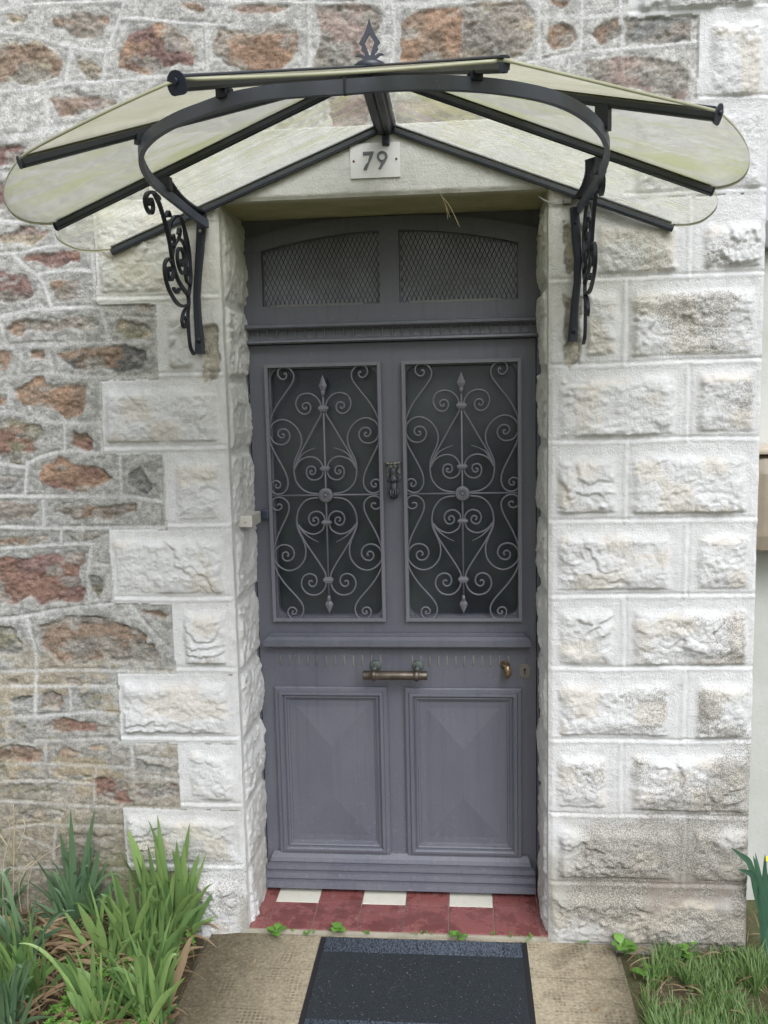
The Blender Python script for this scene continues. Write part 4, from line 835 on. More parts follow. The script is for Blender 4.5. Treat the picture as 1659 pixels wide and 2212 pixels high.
# ------------------------------------------------------------------ canopy
CN = empty('glass_canopy', (-.2, 0, 2.29)); tag(CN, 'fan shaped canopy of algae stained panes on black ribs over the door', 'canopy')
Wp = np.array([-.2005, -.012, 2.292]); Hb = np.array([-.1976, -.419, 2.292])
TIP = dict(A=(-.956, -.028, 2.001), B=(-.949, -.380, 2.005), C=(-.773, -.900, 2.011), D=(-.424, -1.134, 2.046), Dr=(.065, -1.122, 2.056), Cr=(.439, -.815, 2.057), Br=(.550, -.364, 2.026), Ar=(.538, -.028, 2.009))
TIP = {k: np.array(v)-np.array([0, 0, .005]) for k, v in TIP.items()}
TIP['D'] = Hb+(TIP['D']-Hb)*.975; TIP['Dr'] = Hb+(TIP['Dr']-Hb)*.99-np.array([0, 0, .004])
up = np.array([0, 0, 1.0])
def pane(i0, i1, t0, t1, bulge, pw, mat, edge_ext=.012, belt=None):
    """sheet between inner edge i0->i1 and outer edge t0->t1 (scalloped)"""
    NU, NV = 22, 18; top = []; uv = []
    for a in range(NU+1):
        for b in range(NV+1):
            s = b/NV; u = a/NU; inn = i0*(1-s)+i1*s; t = t0*(1-s)+t1*s
            d = t-inn; ln = np.linalg.norm(d); dd = (d/ln)
            ext = bulge*(1-abs(2*s-1)**pw); out = t+dd*(ext+edge_ext)
            p = inn*(1-u)+out*u; p = p-up*.004*math.sin(math.pi*s)*u
            top.append(p+up*.013); uv.append((u, s))
    m = MB(); nv = NV+1; N = len(top); V = top+[p-up*.006 for p in top]; F = []; 
    for a in range(NU):
        for b in range(NV):
            q = (a*nv+b, a*nv+b+1, (a+1)*nv+b+1, (a+1)*nv+b); F += [q, tuple(N+k for k in q[::-1])]
    rim = [a*nv for a in range(NU+1)]+[NU*nv+b for b in range(1, nv)]+[a*nv+NV for a in range(NU-1, -1, -1)]+[b for b in range(NV-1, 0, -1)]
    for k in range(len(rim)): j = (k+1) % len(rim); F.append((rim[k], rim[j], rim[j]+N, rim[k]+N))
    m.add(V, F, True); o = m.build('pane', mat, CN); me = o.data; me.materials.append(M_CLEAR)
    for k_ in range(1, 2*NU*NV, 2): me.polygons[k_].material_index = 1
    me.materials.append(M_EDGE)
    for k_ in range(2*NU*NV, len(me.polygons)): me.polygons[k_].material_index = 2
    ul = me.uv_layers.new(name='UVMap')
    off = random.random()*9
    at = me.attributes.new('belt', 'FLOAT', 'POINT'); at.data.foreach_set('value', [0.0 if belt is None else max(0.0, 1-abs(uv[i % N][1]-belt)*2.2)*(1-.6*uv[i % N][0]) for i in range(len(V))])
    for lp2 in me.loops: q = uv[lp2.vertex_index % N]; ul.data[lp2.index].uv = (q[0]+off, q[1]*.6+off)
    return o
e_ = .004
pane(Wp, Hb, TIP['A'], TIP['B'], .045, 2.6, M_PANE_A, belt=.9); pane(Hb, Hb+1e-3, TIP['B'], TIP['C'], .066, 2.2, M_PANE_B, belt=.1); pane(Hb, Hb+1e-3, TIP['C'], TIP['D'], .040, 2.2, M_PANE_C)
pane(Hb, Hb+1e-3, TIP['D'], TIP['Dr'], .0, 2.2, M_PANE_C, .002); pane(Hb, Hb+1e-3, TIP['Dr'], TIP['Cr'], .035, 2.2, M_PANE_C); pane(Hb, Hb+1e-3, TIP['Cr'], TIP['Br'], .066, 2.2, M_PANE_B, belt=.9)
pane(Hb, Wp, TIP['Br'], TIP['Ar'], .045, 2.6, M_PANE_A, belt=.1)
BSEC = [(a*.62, b*.68) for a, b in [(-.014, .010), (-.014, -.004), (-.011, -.004), (-.010, -.010), (-.004, -.011), (-.003, -.008), (.003, -.008), (.004, -.011), (.010, -.010), (.011, -.004), (.014, -.004), (.014, .010)]]
CSEC = [(-.009, .002), (-.009, 0), (.009, 0), (.009, .002), (.005, .004), (-.005, .004)]
for k, T in TIP.items():
    I = Wp if k[0] == 'A' else Hb; d = (T-I)/np.linalg.norm(T-I)
    m = MB(); m.sweep([I+d*.01, T+d*.006], BSEC, up=(0, 0, 1)); m.sweep([I+d*.01+up*.0135, T+d*.006+up*.0135], CSEC, up=(0, 0, 1)); rb = m.build('glazing_bar', M_BAR, CN)
    if k in ('C', 'D', 'Cr', 'B', 'Br', 'Ar'):
        s_ = np.cross(d, up); s_ /= np.linalg.norm(s_); u2 = np.cross(s_, d); c0 = T+d*.008; big = 1.0 if k in ('D', 'Cr') else .62
        out = [c0+s_*(.017*math.cos(a))*big+u2*(.003+.020*max(math.sin(a), -.75))*big for a in np.linspace(0, 2*math.pi, 18, endpoint=False)]
        m = MB(); n = len(out); m.add(out+[p+d*.003 for p in out], [tuple(range(n)), tuple(range(2*n-1, n-1, -1))]+[(i, (i+1) % n, (i+1) % n+n, i+n) for i in range(n)])
        if big == 1.0:
            pts = [c0+u2*.008, c0+u2*.008+d*.008]; m.tube(pts, .0045, 10)
        m.build('end_cap', M_BLACK, rb)
m = MB(); m.sweep([Wp+np.array([0, .008, -.004]), Hb+np.array([0, -.015, -.004])], [(-.027, .006), (-.027, -.002), (-.020, -.002), (-.018, -.012), (-.006, -.013), (-.005, -.018), (-.002, -.018), (-.002, -.012), (.002, -.012), (.002, -.018), (.005, -.018), (.006, -.013), (.018, -.012), (.020, -.002), (.027, -.002), (.027, .006)], up=(0, 0, 1))
m.sweep([Wp+up*.02, Hb+up*.02], [(-.03, -.012), (.03, -.012), (.03, -.008), (0, .004), (-.03, -.008)], up=(0, 0, 1)); m.build('ridge_bar', M_BAR, CN)
m = MB(); m.box(-.2085, -.1885, -.022, -.006, 2.246, 2.284, .003); m.lathe([(0, .0175), (.004, .0172), (.006, .015)], (-.1985, -.006, 2.255), 'Y', 12); m.build('wall_lug', M_BLACK, CN)
m = MB(); m.lathe([(0, -.016), (.030, -.016), (.036, -.010), (.038, .004), (.040, .010), (.030, .018), (.012, .026), (0, .028)], tuple(Hb+np.array([0, 0, .002])), 'Z', 20); m.build('hub', M_BAR, CN)
# finial
FR = (729, 27, .1709); outl = [(405,75),(440,190),(490,290),(550,380),(510,425),(527,462),(490,510),(478,552),(530,516),(600,535),(545,545),(500,590),(478,640),(476,700)]
hol = [(412,275),(475,380),(425,545)]
ax_ = lambda y: 404+(y-75)*.034
def fpt(px, py, s_): a = U(FR[0]+FR[2]*px, FR[1]+FR[2]*py, -.42); b = U(FR[0]+FR[2]*ax_(py), FR[1]+FR[2]*py, -.42); return (-.1976+s_*(a[0]-b[0]), a[2])
m = MB()
strips = [((405,75),(440,190)), ((440,190),(490,290)), ((490,290),(550,380)), ((550,380),(510,425)), ((510,425),(527,462)), ((527,462),(490,510)), ((490,510),(478,552)), ((478,552),(478,700))]
def holx(y):
    if y <= 275 or y >= 545: return None
    return 412+(475-412)*(y-275)/105 if y < 380 else 475+(425-475)*(y-380)/165
for s_ in (1, -1):
    for a, b in strips:
        ys_ = sorted(set([a[1], b[1]]+[q for q in (275, 300, 340, 380, 430, 480, 520, 545) if a[1] < q < b[1]]))
        for y0, y1 in zip(ys_[:-1], ys_[1:]):
            X0 = a[0]+(b[0]-a[0])*(y0-a[1])/(b[1]-a[1]); X1 = a[0]+(b[0]-a[0])*(y1-a[1])/(b[1]-a[1])
            h0 = holx(y0+.01) or ax_(y0); h1 = holx(y1-.01) or ax_(y1)
            m.prism([fpt(h0, y0, s_), fpt(X0, y0, s_), fpt(X1, y1, s_), fpt(h1, y1, s_)], -.4225, -.4175)
    m.prism([fpt(*p, s_) for p in ((478, 552), (530, 516), (575, 518), (600, 535), (545, 545), (500, 590), (478, 640))], -.4226, -.4174)
m.build('finial', M_BLACK, CN)
# hoop
hp_px = [(428,472),(402,452),(375,430),(348,408),(322,382),(306,350),(306,322),(322,298),(350,276),(390,255),(435,238),(500,216),(580,201),(660,194),(745,189),(850,181),(960,180),(1040,184),(1100,191),(1160,202),(1210,217),(1255,240),(1290,270),(1308,300),(1312,328),(1305,357),(1288,395),(1266,428),(1246,458)]
HZ = 2.062; hpts = [G(px, py, HZ) for px, py in hp_px]
hpts[0][1] = min(hpts[0][1], -.02)
hpts = [hpts[0]*0+np.array([hpts[0][0]+.002, -.018, HZ])]+hpts+[np.array([hpts[-1][0], -.018, HZ])]
hpts = [p for i, p in enumerate(hpts) if i in (0, len(hpts)-1) or p[1] < -.04]
hs2 = cr(hpts, 5)
m = MB(); m.sweep(hs2, [(-.005, -.0108), (.005, -.0108), (.005, .0108), (-.005, .0108)], up=(0, 0, 1)); hoop = m.build('hoop', M_HOOP, CN)
A2 = np.array(hs2); j = np.argmin(abs(A2[:, 0]-G(745, 189, HZ)[0])+10*(A2[:, 1] > -.7)); c = A2[j]
m = MB(); m.box(c[0]-.0018, c[0]+.0018, c[1]-.0066, c[1]+.0066, HZ-.011, HZ+.0135); m.build('weld_seam', M_BLACK, hoop)
for k in ('C', 'D', 'Dr', 'Cr', 'B', 'Br'):
    T = TIP[k]; best = None
    for p in hs2:
        v = T-Hb; t_ = min(max(((p-Hb)[:2]@v[:2])/(v[:2]@v[:2]), .2), 1); q = Hb+v*t_; dd = np.hypot(*(q-p)[:2])
        if best is None or dd < best[0]: best = (dd, p, q, v)
    dd, p, q, v = best; an = math.atan2(v[1], v[0])
    m = MB(); M4 = Matrix.Translation((p[0], p[1], 0)) @ Matrix.Rotation(an, 4, 'Z')
    bm = bmesh.new(); bmesh.ops.create_cube(bm, size=1); zl, zh_ = HZ+.004, q[2]-.006
    for vv in bm.verts: vv.co = Vector((vv.co.x*.026, vv.co.y*.018, zl+(vv.co.z+.5)*max(zh_-zl, .012)))
    m.bm(bm, False, M4); m.tube([tuple(M4 @ Vector((0, -.012, zl+.012))), tuple(M4 @ Vector((0, .012, zl+.012)))], .004, 8); m.build('hoop_tab', M_BLACK, CN)

# brackets ---------------------------------------------------------------------
ZB = (291.6, 351.0, .1953)
BX = U(418, 590, 0)[0]
def bp(a, b): p = UX(ZB[0]+ZB[2]*a, ZB[1]+ZB[2]*b, BX); return (min(p[1], -.006), p[2])
SCR = [
 ([(212,330),(245,400),(270,450),(300,540),(330,640),(380,850),(415,1060),(440,1180),(480,1300),(540,1400),(590,1470),(600,1570)], .0065),
 ([(598,1570),(545,1590),(480,1565),(430,1500),(370,1380),(335,1230),(335,1120),(370,1065),(410,1100),(430,1180),(420,1270),(400,1300),(375,1260),(368,1180),(388,1165),(396,1210)], .005),
 ([(415,1060),(440,920),(490,850),(545,900),(568,1020),(566,1130),(548,1225),(515,1215),(480,1120),(472,1000),(500,945),(535,1000),(545,1090),(530,1145),(506,1120),(520,1075)], .004),
 ([(375,800),(395,680),(440,600),(495,605),(540,700),(560,830),(568,950)], .0045),
 ([(598,1570),(590,1700),(600,1900),(620,2050),(655,2120)], .0045),
 ([(592,1600),(545,1650),(525,1750),(545,1825),(570,1790),(565,1710),(545,1730)], .004),
 ([(275,400),(200,330),(140,345),(115,420),(140,520),(185,560),(205,500),(190,420),(165,410),(158,470)], .0055),
 ([(510,610),(560,760),(600,950),(615,1130),(620,1300),(598,1470)], .004),
 ([(600,1160),(580,1250),(568,1190),(585,1165)], .0035), ([(560,1220),(575,1310),(610,1350)], .0035),
 ([(425,930),(440,870),(425,800),(408,830),(422,860)], .0035), ([(490,840),(505,760),(490,730),(480,790)], .0035),
 ([(345,600),(370,540),(395,600)], .004), ([(430,1390),(470,1440),(492,1395)], .005),
]
def bracket(xs_, strap_pts, label, sgn):
    """xs_ = plane of the scrollwork"""
    b = empty('bracket', (xs_, 0, 1.9)); b.parent = CN; b.matrix_parent_inverse = CN.matrix_world.inverted(); tag(b, label); bpy.context.view_layer.update()
    m = MB(); m.sweep(strap_pts, [(-.0118, -.006), (.0118, -.006), (.0118, .004), (.006, .007), (-.006, .007), (-.0118, .004)], up=(0, -1, 0), scale=[1, 1, .95, .82, .82, .86, 1.0, 1.15][:len(strap_pts)])
    m.build('strap', M_BLACK, b)
    for p, r_, mt in ((strap_pts[1], .0042, M_BRZ if sgn > 0 else M_BLACK), (strap_pts[-2], .0085, M_BLACK)):
        m = MB(); m.lathe([(0, .012+.3*r_), (r_*.6, .012+.2*r_), (r_, .0085), (r_, .004)], (p[0], p[1], p[2]), 'Y', 14); m.build('bolt', M_PL if (sgn > 0 and r_ < .005) else mt, b)
    m = MB()
    for L, w_ in SCR:
        W2 = [bp(*q) for q in L]; P = cr(W2, 5); n = len(P)
        m.sweep([(xs_, p[0], p[1]) for p in P], [(-w_*.68, -.0044), (w_*.68, -.0044), (w_*.68, .0044), (-w_*.68, .0044)], up=(1, 0, 0))
    m.build('scrollwork', M_BLACK, b)
    # curved iron stay from the wall up to the rib
    SP = ((435,460,-.02), (416,451,-.09), (393,434,-.18), (376,416,-.25), (364,399,-.31), (354,386,-.37)); T = [U(a, b_, c) for a, b_, c in SP]
    if sgn < 0: x00 = U(1247, 440, -.02)[0]; T = [np.array([x00-(p[0]-T[0][0]), p[1], p[2]]) for p in T]
    pts = cr(T, 5)
    m = MB(); m.sweep(pts, [(-.003, -.013), (.003, -.013), (.003, .013), (-.003, .013)], up=(1, 0, .25)); m.build('stay', M_BLACK, b)
    return b
def strap_pts(L): return [np.array([U(px, py, -.016)[0], -.016, U(px, py, -.016)[2]]) for px, py in L]
bracket(BX-.001, strap_pts([(436, 462), (434, 500), (432, 540), (428, 590), (425, 640), (427, 685), (431, 735), (432, 764)]), 'left wrought iron bracket with scrolls', 1)
rs = [(1241, 448), (1243, 482), (1245, 520), (1248, 560), (1247, 610), (1242, 655), (1238, 715), (1237, 738)]
bracket(U(1257, 560, 0)[0]+.001, strap_pts(rs), 'right wrought iron bracket with scrolls', -1)

# cable on the right bracket, dry stalk on the lintel ---------------------------
M_CAB = m_paint('grey_cable', (.35, .34, .32), .6)
CB_ = empty('cable', (.24, 0, 2.1)); tag(CB_, 'short grey cable clipped beside the top of the right canopy bracket', 'cable')
P = [U(px, py, yy) for px, py, yy in ((1163, 424, .01), (1172, 430, -.006), (1185, 437, -.010), (1203, 441, -.011), (1222, 437, -.012), (1238, 434, -.016))]
m = MB(); m.tube(cr(P, 5), .0022, 8); m.build('wire', M_CAB, CB_)
m = MB(); c = U(1226, 436, -.01); m.box(c[0]-.012, c[0]+.010, -.022, -.003, c[2]-.007, c[2]+.006, .002); m.build('clip', m_paint('clip_dark', (.09, .085, .07), .6), CB_)
m = MB(); M_DRY = m_paint('dry_stalk', (.42, .35, .22), .8, (.3, .22, .14), .6)
for L in ([(950,414),(958,432),(966,452),(972,470)], [(957,428),(968,440),(980,462),(993,491)], [(964,450),(966,462),(967,474)]):
    m.tube(cr([U(px, py, -.006+.012*i) for i, (px, py) in enumerate(L)], 3), .0010, 5)
o_ = m.build('dry_stalk', M_DRY); tag(o_, 'thin dry plant stalk hanging over the edge of the lintel above the door', 'stalk')
# ------------------------------------------------------------------ doorstep
def m_tile(name, c, c2, wet=True):
    t = NT(name); oi = t.n('ObjectInfo').outputs['Random']; n = t.noise(9, 6, .7); n2 = t.noise(160, 3)
    a = t.ramp(n, [(.49, 0), (.545, 1)]); geo = t.tc.outputs['Object']
    sx = t.n('SeparateXYZ'); t.t.links.new(geo, sx.inputs[0])
    mask = t.math('MULTIPLY', a, 1.0 if wet else 0.0)
    base = t.mix(t.ramp(n2, [(.3, 0), (.8, .35)]), c, c2); base = t.mix(t.math('MULTIPLY', oi, .35), base, tuple(q*.72 for q in c))
    dd = t.ramp(t.noise(40, 5, .7), [(.55, 0), (.7, .4)]); base = t.mix(dd, base, (.33, .26, .22))
    col = t.mix(t.math('MULTIPLY', mask, .6), base, tuple(q*.5 for q in c))
    return t.fin(col, t.mix(mask, (.30,)*3, (.06,)*3), t.bump(n2, .15, .0005))
M_TR = m_tile('red_tile', (.21, .066, .062), (.29, .14, .135)); M_TW = m_tile('white_tile', (.64, .62, .54), (.45, .42, .33), False); M_GR = m_paint('grout', (.30, .24, .20), .9, (.15, .12, .09), .8)
DS = empty('doorstep', (-.22, .1, 0)); tag(DS, 'doorstep of red quarry tiles with three white tiles under the door', 'doorstep')
m = MB(); m.box(-.70, .26, .0, .36, -.10, -.0035); m.build('tile_bed', M_GR, DS)
ex = [-.672, -.6125, -.475, -.337, -.199, -.0625, .0745, .2115, .243]; ey = [.0015, .1445, .290]
for r_ in range(2):
    for k in range(8):
        white = r_ == 1 and k in (1, 3, 5)
        m = MB(); g_ = .0012; m.box(ex[k]+g_, ex[k+1]-g_, ey[r_]+g_, ey[r_+1]-g_, -.012, .0003*math.sin(k*3.1+r_*7), .0015)
        o_ = m.build('tile', M_TW if white else M_TR, DS)
        if white: o_['label'] = 'off-white tile'
m = MB(); m.box(-.672, .243, -.004, .0015, -.10, -.006); m.build('front_edge', m_paint('step_edge', (.40, .37, .30), .9, (.16, .14, .09), .9), DS)

# ------------------------------------------------------------------ ground
def m_ground(name, c1, c2, c3, sc=6, bs=.9):
    t = NT(name); n = t.noise(sc, 6, .65); n2 = t.noise(70, 5, .7)
    col = t.mix(t.ramp(n, [(.38, 0), (.62, 1)]), c1, c2); col = t.mix(t.ramp(n2, [(.5, 0), (.7, .8)]), col, c3)
    return t.fin(col, .95, t.bump(n2, bs, .01), .15)
M_SOIL = m_ground('soil', (.055, .042, .028), (.10, .075, .045), (.16, .12, .07))
M_TURF = m_ground('turf', (.09, .12, .04), (.13, .13, .06), (.05, .06, .02)); M_EARTH = m_ground('earth', (.07, .055, .035), (.09, .10, .045), (.15, .115, .07))
def sheet(name, x0, x1, y0, y1, z, amp, st, mat, seed=0):
    gx = np.arange(x0, x1+st/2, st); gy = np.arange(y0, y1+st/2, st); XX, YY = np.meshgrid(gx, gy)
    ZZ = z+amp*fbm(XX*6, YY*6, 300+seed, 4)
    P = np.stack([XX, YY, ZZ], -1)
    return grid_obj(name, P, np.ones(XX.shape+(3,))*.3, 0*XX, 0*XX, np.ones((P.shape[0]-1, P.shape[1]-1), bool), mat, None)
m = MB(); m.box(-80, 80, -120, 60, -.4, -.075); o_ = m.build('ground', M_TURF); tag(o_, kind='structure')
o_ = sheet('flower_bed', -4, -.80, -3, .03, -.03, .02, .012, M_SOIL, 1); tag(o_, kind='structure')
o_ = sheet('lawn', .43, 4, -3, .6, -.040, .012, .012, M_EARTH, 2); tag(o_, kind='structure')
t = NT('bush_hammered_concrete'); 
gx_ = t.mapping((1, 1, 1)); sx = t.n('SeparateXYZ'); t.t.links.new(gx_, sx.inputs[0])
wob = t.noise(14, 2)
fxx = t.math('SINE', t.math('ADD', t.math('MULTIPLY', sx.outputs[0], 2*math.pi/.0125), t.math('MULTIPLY', wob, 4.5))); fyy = t.math('SINE', t.math('MULTIPLY', sx.outputs[1], 2*math.pi/.0125))
dots = t.ramp(t.math('MULTIPLY', t.math('ADD', fxx, 1.0), t.math('ADD', fyy, 1.0)), [(.55, 0), (.95, 1)])
n = t.noise(5, 6, .65); n2 = t.noise(110, 5, .7); n3 = t.noise(22, 5, .7)
msk = t.ramp(n3, [(.44, 0), (.62, .8)])
col = t.mix(t.ramp(n2, [(.32, 0), (.70, 1)]), (.25, .205, .14), (.46, .40, .29))
n4 = t.noise(9, 4); msk = t.math('MULTIPLY', msk, t.ramp(n4, [(.44, 0), (.58, 1)]))
dots = t.math('MULTIPLY', dots, msk)
col = t.mix(t.math('MULTIPLY', dots, .8), col, (.085, .065, .04))
dirt = t.ramp(n, [(.50, 0), (.66, .8)])
edge = t.ramp(sx.outputs[0], [(.0, 0), (1, 1)])
dl = t.n('MapRange'); t.put(dl.inputs[0], t.math('ADD', sx.outputs[0], t.math('MULTIPLY', n3, .22))); dl.inputs[1].default_value = -.30; dl.inputs[2].default_value = -.60; dl.inputs[3].default_value = 0; dl.inputs[4].default_value = .95
dr = t.n('MapRange'); t.put(dr.inputs[0], t.math('ADD', sx.outputs[0], t.math('MULTIPLY', n3, .22))); dr.inputs[1].default_value = .36; dr.inputs[2].default_value = .52; dr.inputs[3].default_value = 0; dr.inputs[4].default_value = .7
dd_ = t.math('MAXIMUM', t.math('MAXIMUM', t.math('MULTIPLY', dirt, .8), dl.outputs[0]), dr.outputs[0])
col = t.mix(t.math('MULTIPLY', dd_, t.ramp(n2, [(.3, 1), (.75, .72)])), col, (.062, .050, .030))
M_PATH = t.fin(col, .9, t.bump(n2, .6, .004, t.bump(t.math('SUBTRACT', 1.0, dots), .8, .003)), .2)
m = MB(); ey_ = [-.006, -.172, -.345, -.52, -.70, -.88, -1.06, -1.24, -1.42, -1.6, -1.8, -2.0, -2.2, -2.4, -2.6, -2.8]
for a, b in zip(ey_[:-1], ey_[1:]):
    bm = bmesh.new(); bmesh.ops.create_cube(bm, size=1)
    x1 = .432; 
    for q_ in bm.verts: q_.co = Vector((-.181+q_.co.x*(x1+.794), (a+b)/2+q_.co.y*(a-b-.0025), -.055+q_.co.z*.08))
    bmesh.ops.bevel(bm, geom=[e for e in bm.edges if abs((e.verts[0].co-e.verts[1].co).x) < .01 and abs((e.verts[0].co-e.verts[1].co).z) < .01 and e.verts[0].co.z > -.05], offset=.018, segments=4, affect='EDGES')
    if a > -.01:
        bmesh.ops.bevel(bm, geom=[e for e in bm.edges if all(v.co.y > a-.03 and v.co.x > .40 for v in e.verts) and abs((e.verts[0].co-e.verts[1].co).z) > .03], offset=.03, segments=4, affect='EDGES')
    m.bm(bm)
o_ = m.build('path', M_PATH); tag(o_, kind='structure')

# door mat ------------------------------------------------------------------------
MT = empty('door_mat', (-.13, -.24, -.01)); tag(MT, 'black rubber backed door mat with two ribbed grey strips', 'doormat')
mx0, mx1, my0, my1 = -.441, .167, -.462, -.019; zt2 = -.0145
t = NT('mat_rubber'); M_RUB = t.fin((.012, .012, .014), .6, t.bump(t.noise(200, 3), .4, .001))
t = NT('mat_pile'); n = t.noise(420, 3, .8); n2 = t.noise(9, 4); sp = t.ramp(t.noise(230, 1, .5), [(.735, 0), (.76, .75)])
M_PILE = t.fin(t.mix(sp, t.mix(t.ramp(n, [(.35, 0), (.75, 1)]), (.018, .022, .027), (.062, .070, .078)), (.38, .36, .31)), 1.0, t.bump(n, 1.0, .004), .1)
t = NT('mat_rib'); n = t.noise(1, 3, .8, t.mapping((330, 120, 100))); 
M_RIB = t.fin(t.mix(t.ramp(n, [(.40, 0), (.58, 1)]), (.014, .019, .027), (.105, .122, .15)), 1.0, t.bump(n, 1.0, .004), .1)
m = MB(); m.box(mx0, mx1, my0, my1, zt2, zt2+.004, .0015); m.build('rubber_border', M_RUB, MT)
m = MB(); m.box(mx0+.016, mx1-.016, -.384, -.098, zt2+.004, zt2+.0085, .001); m.build('pile', M_PILE, MT)
for a, b in ((-.097, -.027), (-.455, -.385)):
    m = MB(); nr = 9; st = (b-a)/nr
    for k in range(nr):
        yc = a+st*(k+.5); m.tube([(mx0+.017, yc, zt2+.0060), (mx1-.017, yc, zt2+.0060)], st*.52, 8)
    m.build('ribbed_strip', M_RIB, MT)

# ------------------------------------------------------------------ boundary wall and post box beyond the house corner
t = NT('weathered_render'); n = t.noise(3, 6, .6); n2 = t.noise(70, 5, .7)
col = t.mix(t.ramp(n, [(.35, 0), (.7, 1)]), (.50, .50, .47), (.36, .37, .32)); col = t.mix(t.ramp(n2, [(.62, 0), (.75, .7)]), col, (.16, .15, .13))
M_REND = t.fin(col, .9, t.bump(n2, .5, .003))
BW = empty('boundary_wall', (1.5, .4, 0)); tag(BW, 'grey rendered wall with dark coping at the right edge of the photo', 'wall')
m = MB(); m.box(.794, 4.2, .30, .50, -.3, 1.985); m.build('render', M_REND, BW)
m = MB(); m.box(.790, 4.25, .25, .55, 1.9855, 2.065, .01); m.build('coping', m_paint('coping_stone', (.20, .20, .195), .8, (.10, .10, .095), .6), BW)
PB = empty('wall_box', (.93, .24, 1.28)); tag(PB, 'rounded beige box fixed to the wall right of the white pier', 'box')
m = MB(); m.box(.803, 1.12, .15, .2995, 1.105, 1.395, .055); m.build('box_body', m_paint('beige_plastic_shaded', (.27, .225, .165), .5, (.17, .14, .11), .6), PB)  # body beige darkened to carry the shadow on its left side
m = MB(); m.box(.808, 1.127, .150, .2998, 1.3955, 1.418, .008); m.build('box_lid', m_paint('beige_lid', (.46, .40, .31), .5, (.3, .26, .2), .4), PB)

# ------------------------------------------------------------------ plants
def m_leaf(name, c1, c2, tipc=(.35, .26, .08), tf=.0, rough=.42):
    t = NT(name); n = t.noise(9, 4); n2 = t.noise(1, 3, .6, t.mapping((200, 200, 12))); oi = t.n('ObjectInfo').outputs['Random']
    at = t.n('Attribute', attribute_name='tip').outputs['Fac']; rn = t.n('Attribute', attribute_name='rnd').outputs['Fac']
    col = t.mix(rn, c1, c2); col = t.mix(t.ramp(n2, [(.3, 0), (.8, .35)]), col, tuple(q*.7 for q in c1))
    tp = t.ramp(t.math('ADD', at, t.math('MULTIPLY', n, .12)), [(1.0, 0), (1.08, .9)]); col = t.mix(tp, col, tipc)
    t.fin(col, rough, t.bump(n2, .25, .001), .4)
    tl = t.n('BsdfTranslucent'); t.put(tl.inputs[0], t.mix(.5, col, tuple(min(1, q*1.9) for q in c2)))
    mx = t.n('MixShader'); mx.inputs[0].default_value = .22; t.t.links.new(t.b.outputs[0], mx.inputs[1]); t.t.links.new(tl.outputs[0], mx.inputs[2]); t.t.links.new(mx.outputs[0], t.o.inputs['Surface'])
    return t.m
M_IRA = m_leaf('iris_leaf_blue', (.085, .15, .085), (.14, .22, .11)); M_IRB = m_leaf('iris_leaf_bright', (.085, .165, .055), (.25, .36, .12))
M_DEAD = m_leaf('dead_leaf', (.17, .105, .06), (.36, .27, .16), (.2, .12, .07), 0, .8)
M_WEED = m_leaf('weed_leaf', (.085, .20, .035), (.17, .33, .06), (.1, .2, .05)); M_DAF = m_leaf('daffodil_leaf', (.05, .12, .075), (.09, .17, .10))
class LM:
    def __init__(s): s.v = []; s.f = []; s.t = []; s.r = []
    def strip(s, P, side, W, fold=.25, rnd=None):
        """P centre points, side vectors, W half-widths"""
        rnd = random.random() if rnd is None else rnd; b = len(s.v); n = len(P)
        for i in range(n):
            p = np.array(P[i]); sd_ = np.array(side[i]); w_ = W[i]
            t = P[min(i+1, n-1)]-P[max(i-1, 0)]; nn = np.cross(sd_, t); nn = nn/(np.linalg.norm(nn)+1e-9)
            s.v += [tuple(p-sd_*w_+nn*w_*fold), tuple(p), tuple(p+sd_*w_+nn*w_*fold)]; s.t += [i/(n-1)]*3; s.r += [rnd]*3
        for i in range(n-1):
            for k in (0, 1): s.f.append((b+3*i+k, b+3*i+k+1, b+3*i+k+4, b+3*i+k+3))
    def build(s, name, mat, parent=None):
        me = bpy.data.meshes.new(name); me.from_pydata(s.v, [], s.f); me.polygons.foreach_set('use_smooth', [True]*len(s.f))
        for nm, ar in (('tip', s.t), ('rnd', s.r)): at = me.attributes.new(nm, 'FLOAT', 'POINT'); at.data.foreach_set('value', ar)
        me.materials.append(mat); o = bpy.data.objects.new(name, me); COL.objects.link(o)
        if parent: o.parent = parent; o.matrix_parent_inverse = parent.matrix_world.inverted()
        return o
def blade(L, base, tip, w_, bend=.15, n=14, face=None, twist=.5, fold=.25, dead=False):
    base = np.array(base, float); tip = np.array(tip, float); d = tip-base; ln = np.linalg.norm(d)
    ctrl = base+d*.5+np.array([0, 0, 1])*ln*bend; P = []; 
    for i in range(n):
        t = i/(n-1); P.append((1-t)**2*base+2*t*(1-t)*ctrl+t*t*tip)
    side = []; v = np.array([0, 1, 0.0]); ph = random.uniform(-twist, twist)
    for i in range(n):
        t = P[min(i+1, n-1)]-P[max(i-1, 0)]; t = t/np.linalg.norm(t); s0 = np.cross(t, v); s0 /= np.linalg.norm(s0)+1e-9
        a = ph*(.4+i/n); u_ = np.cross(s0, t); side.append(s0*math.cos(a)+u_*math.sin(a))
    W = [w_*.5*(.62+.38*min(1, i/(n*.35)))*min(1, ((1-i/(n-1))*2.6)**.75)+.0004 for i in range(n)]
    L.strip(P, side, W, fold)
def zb2(a, b): return (a*.3581, 1620+b*.3583)
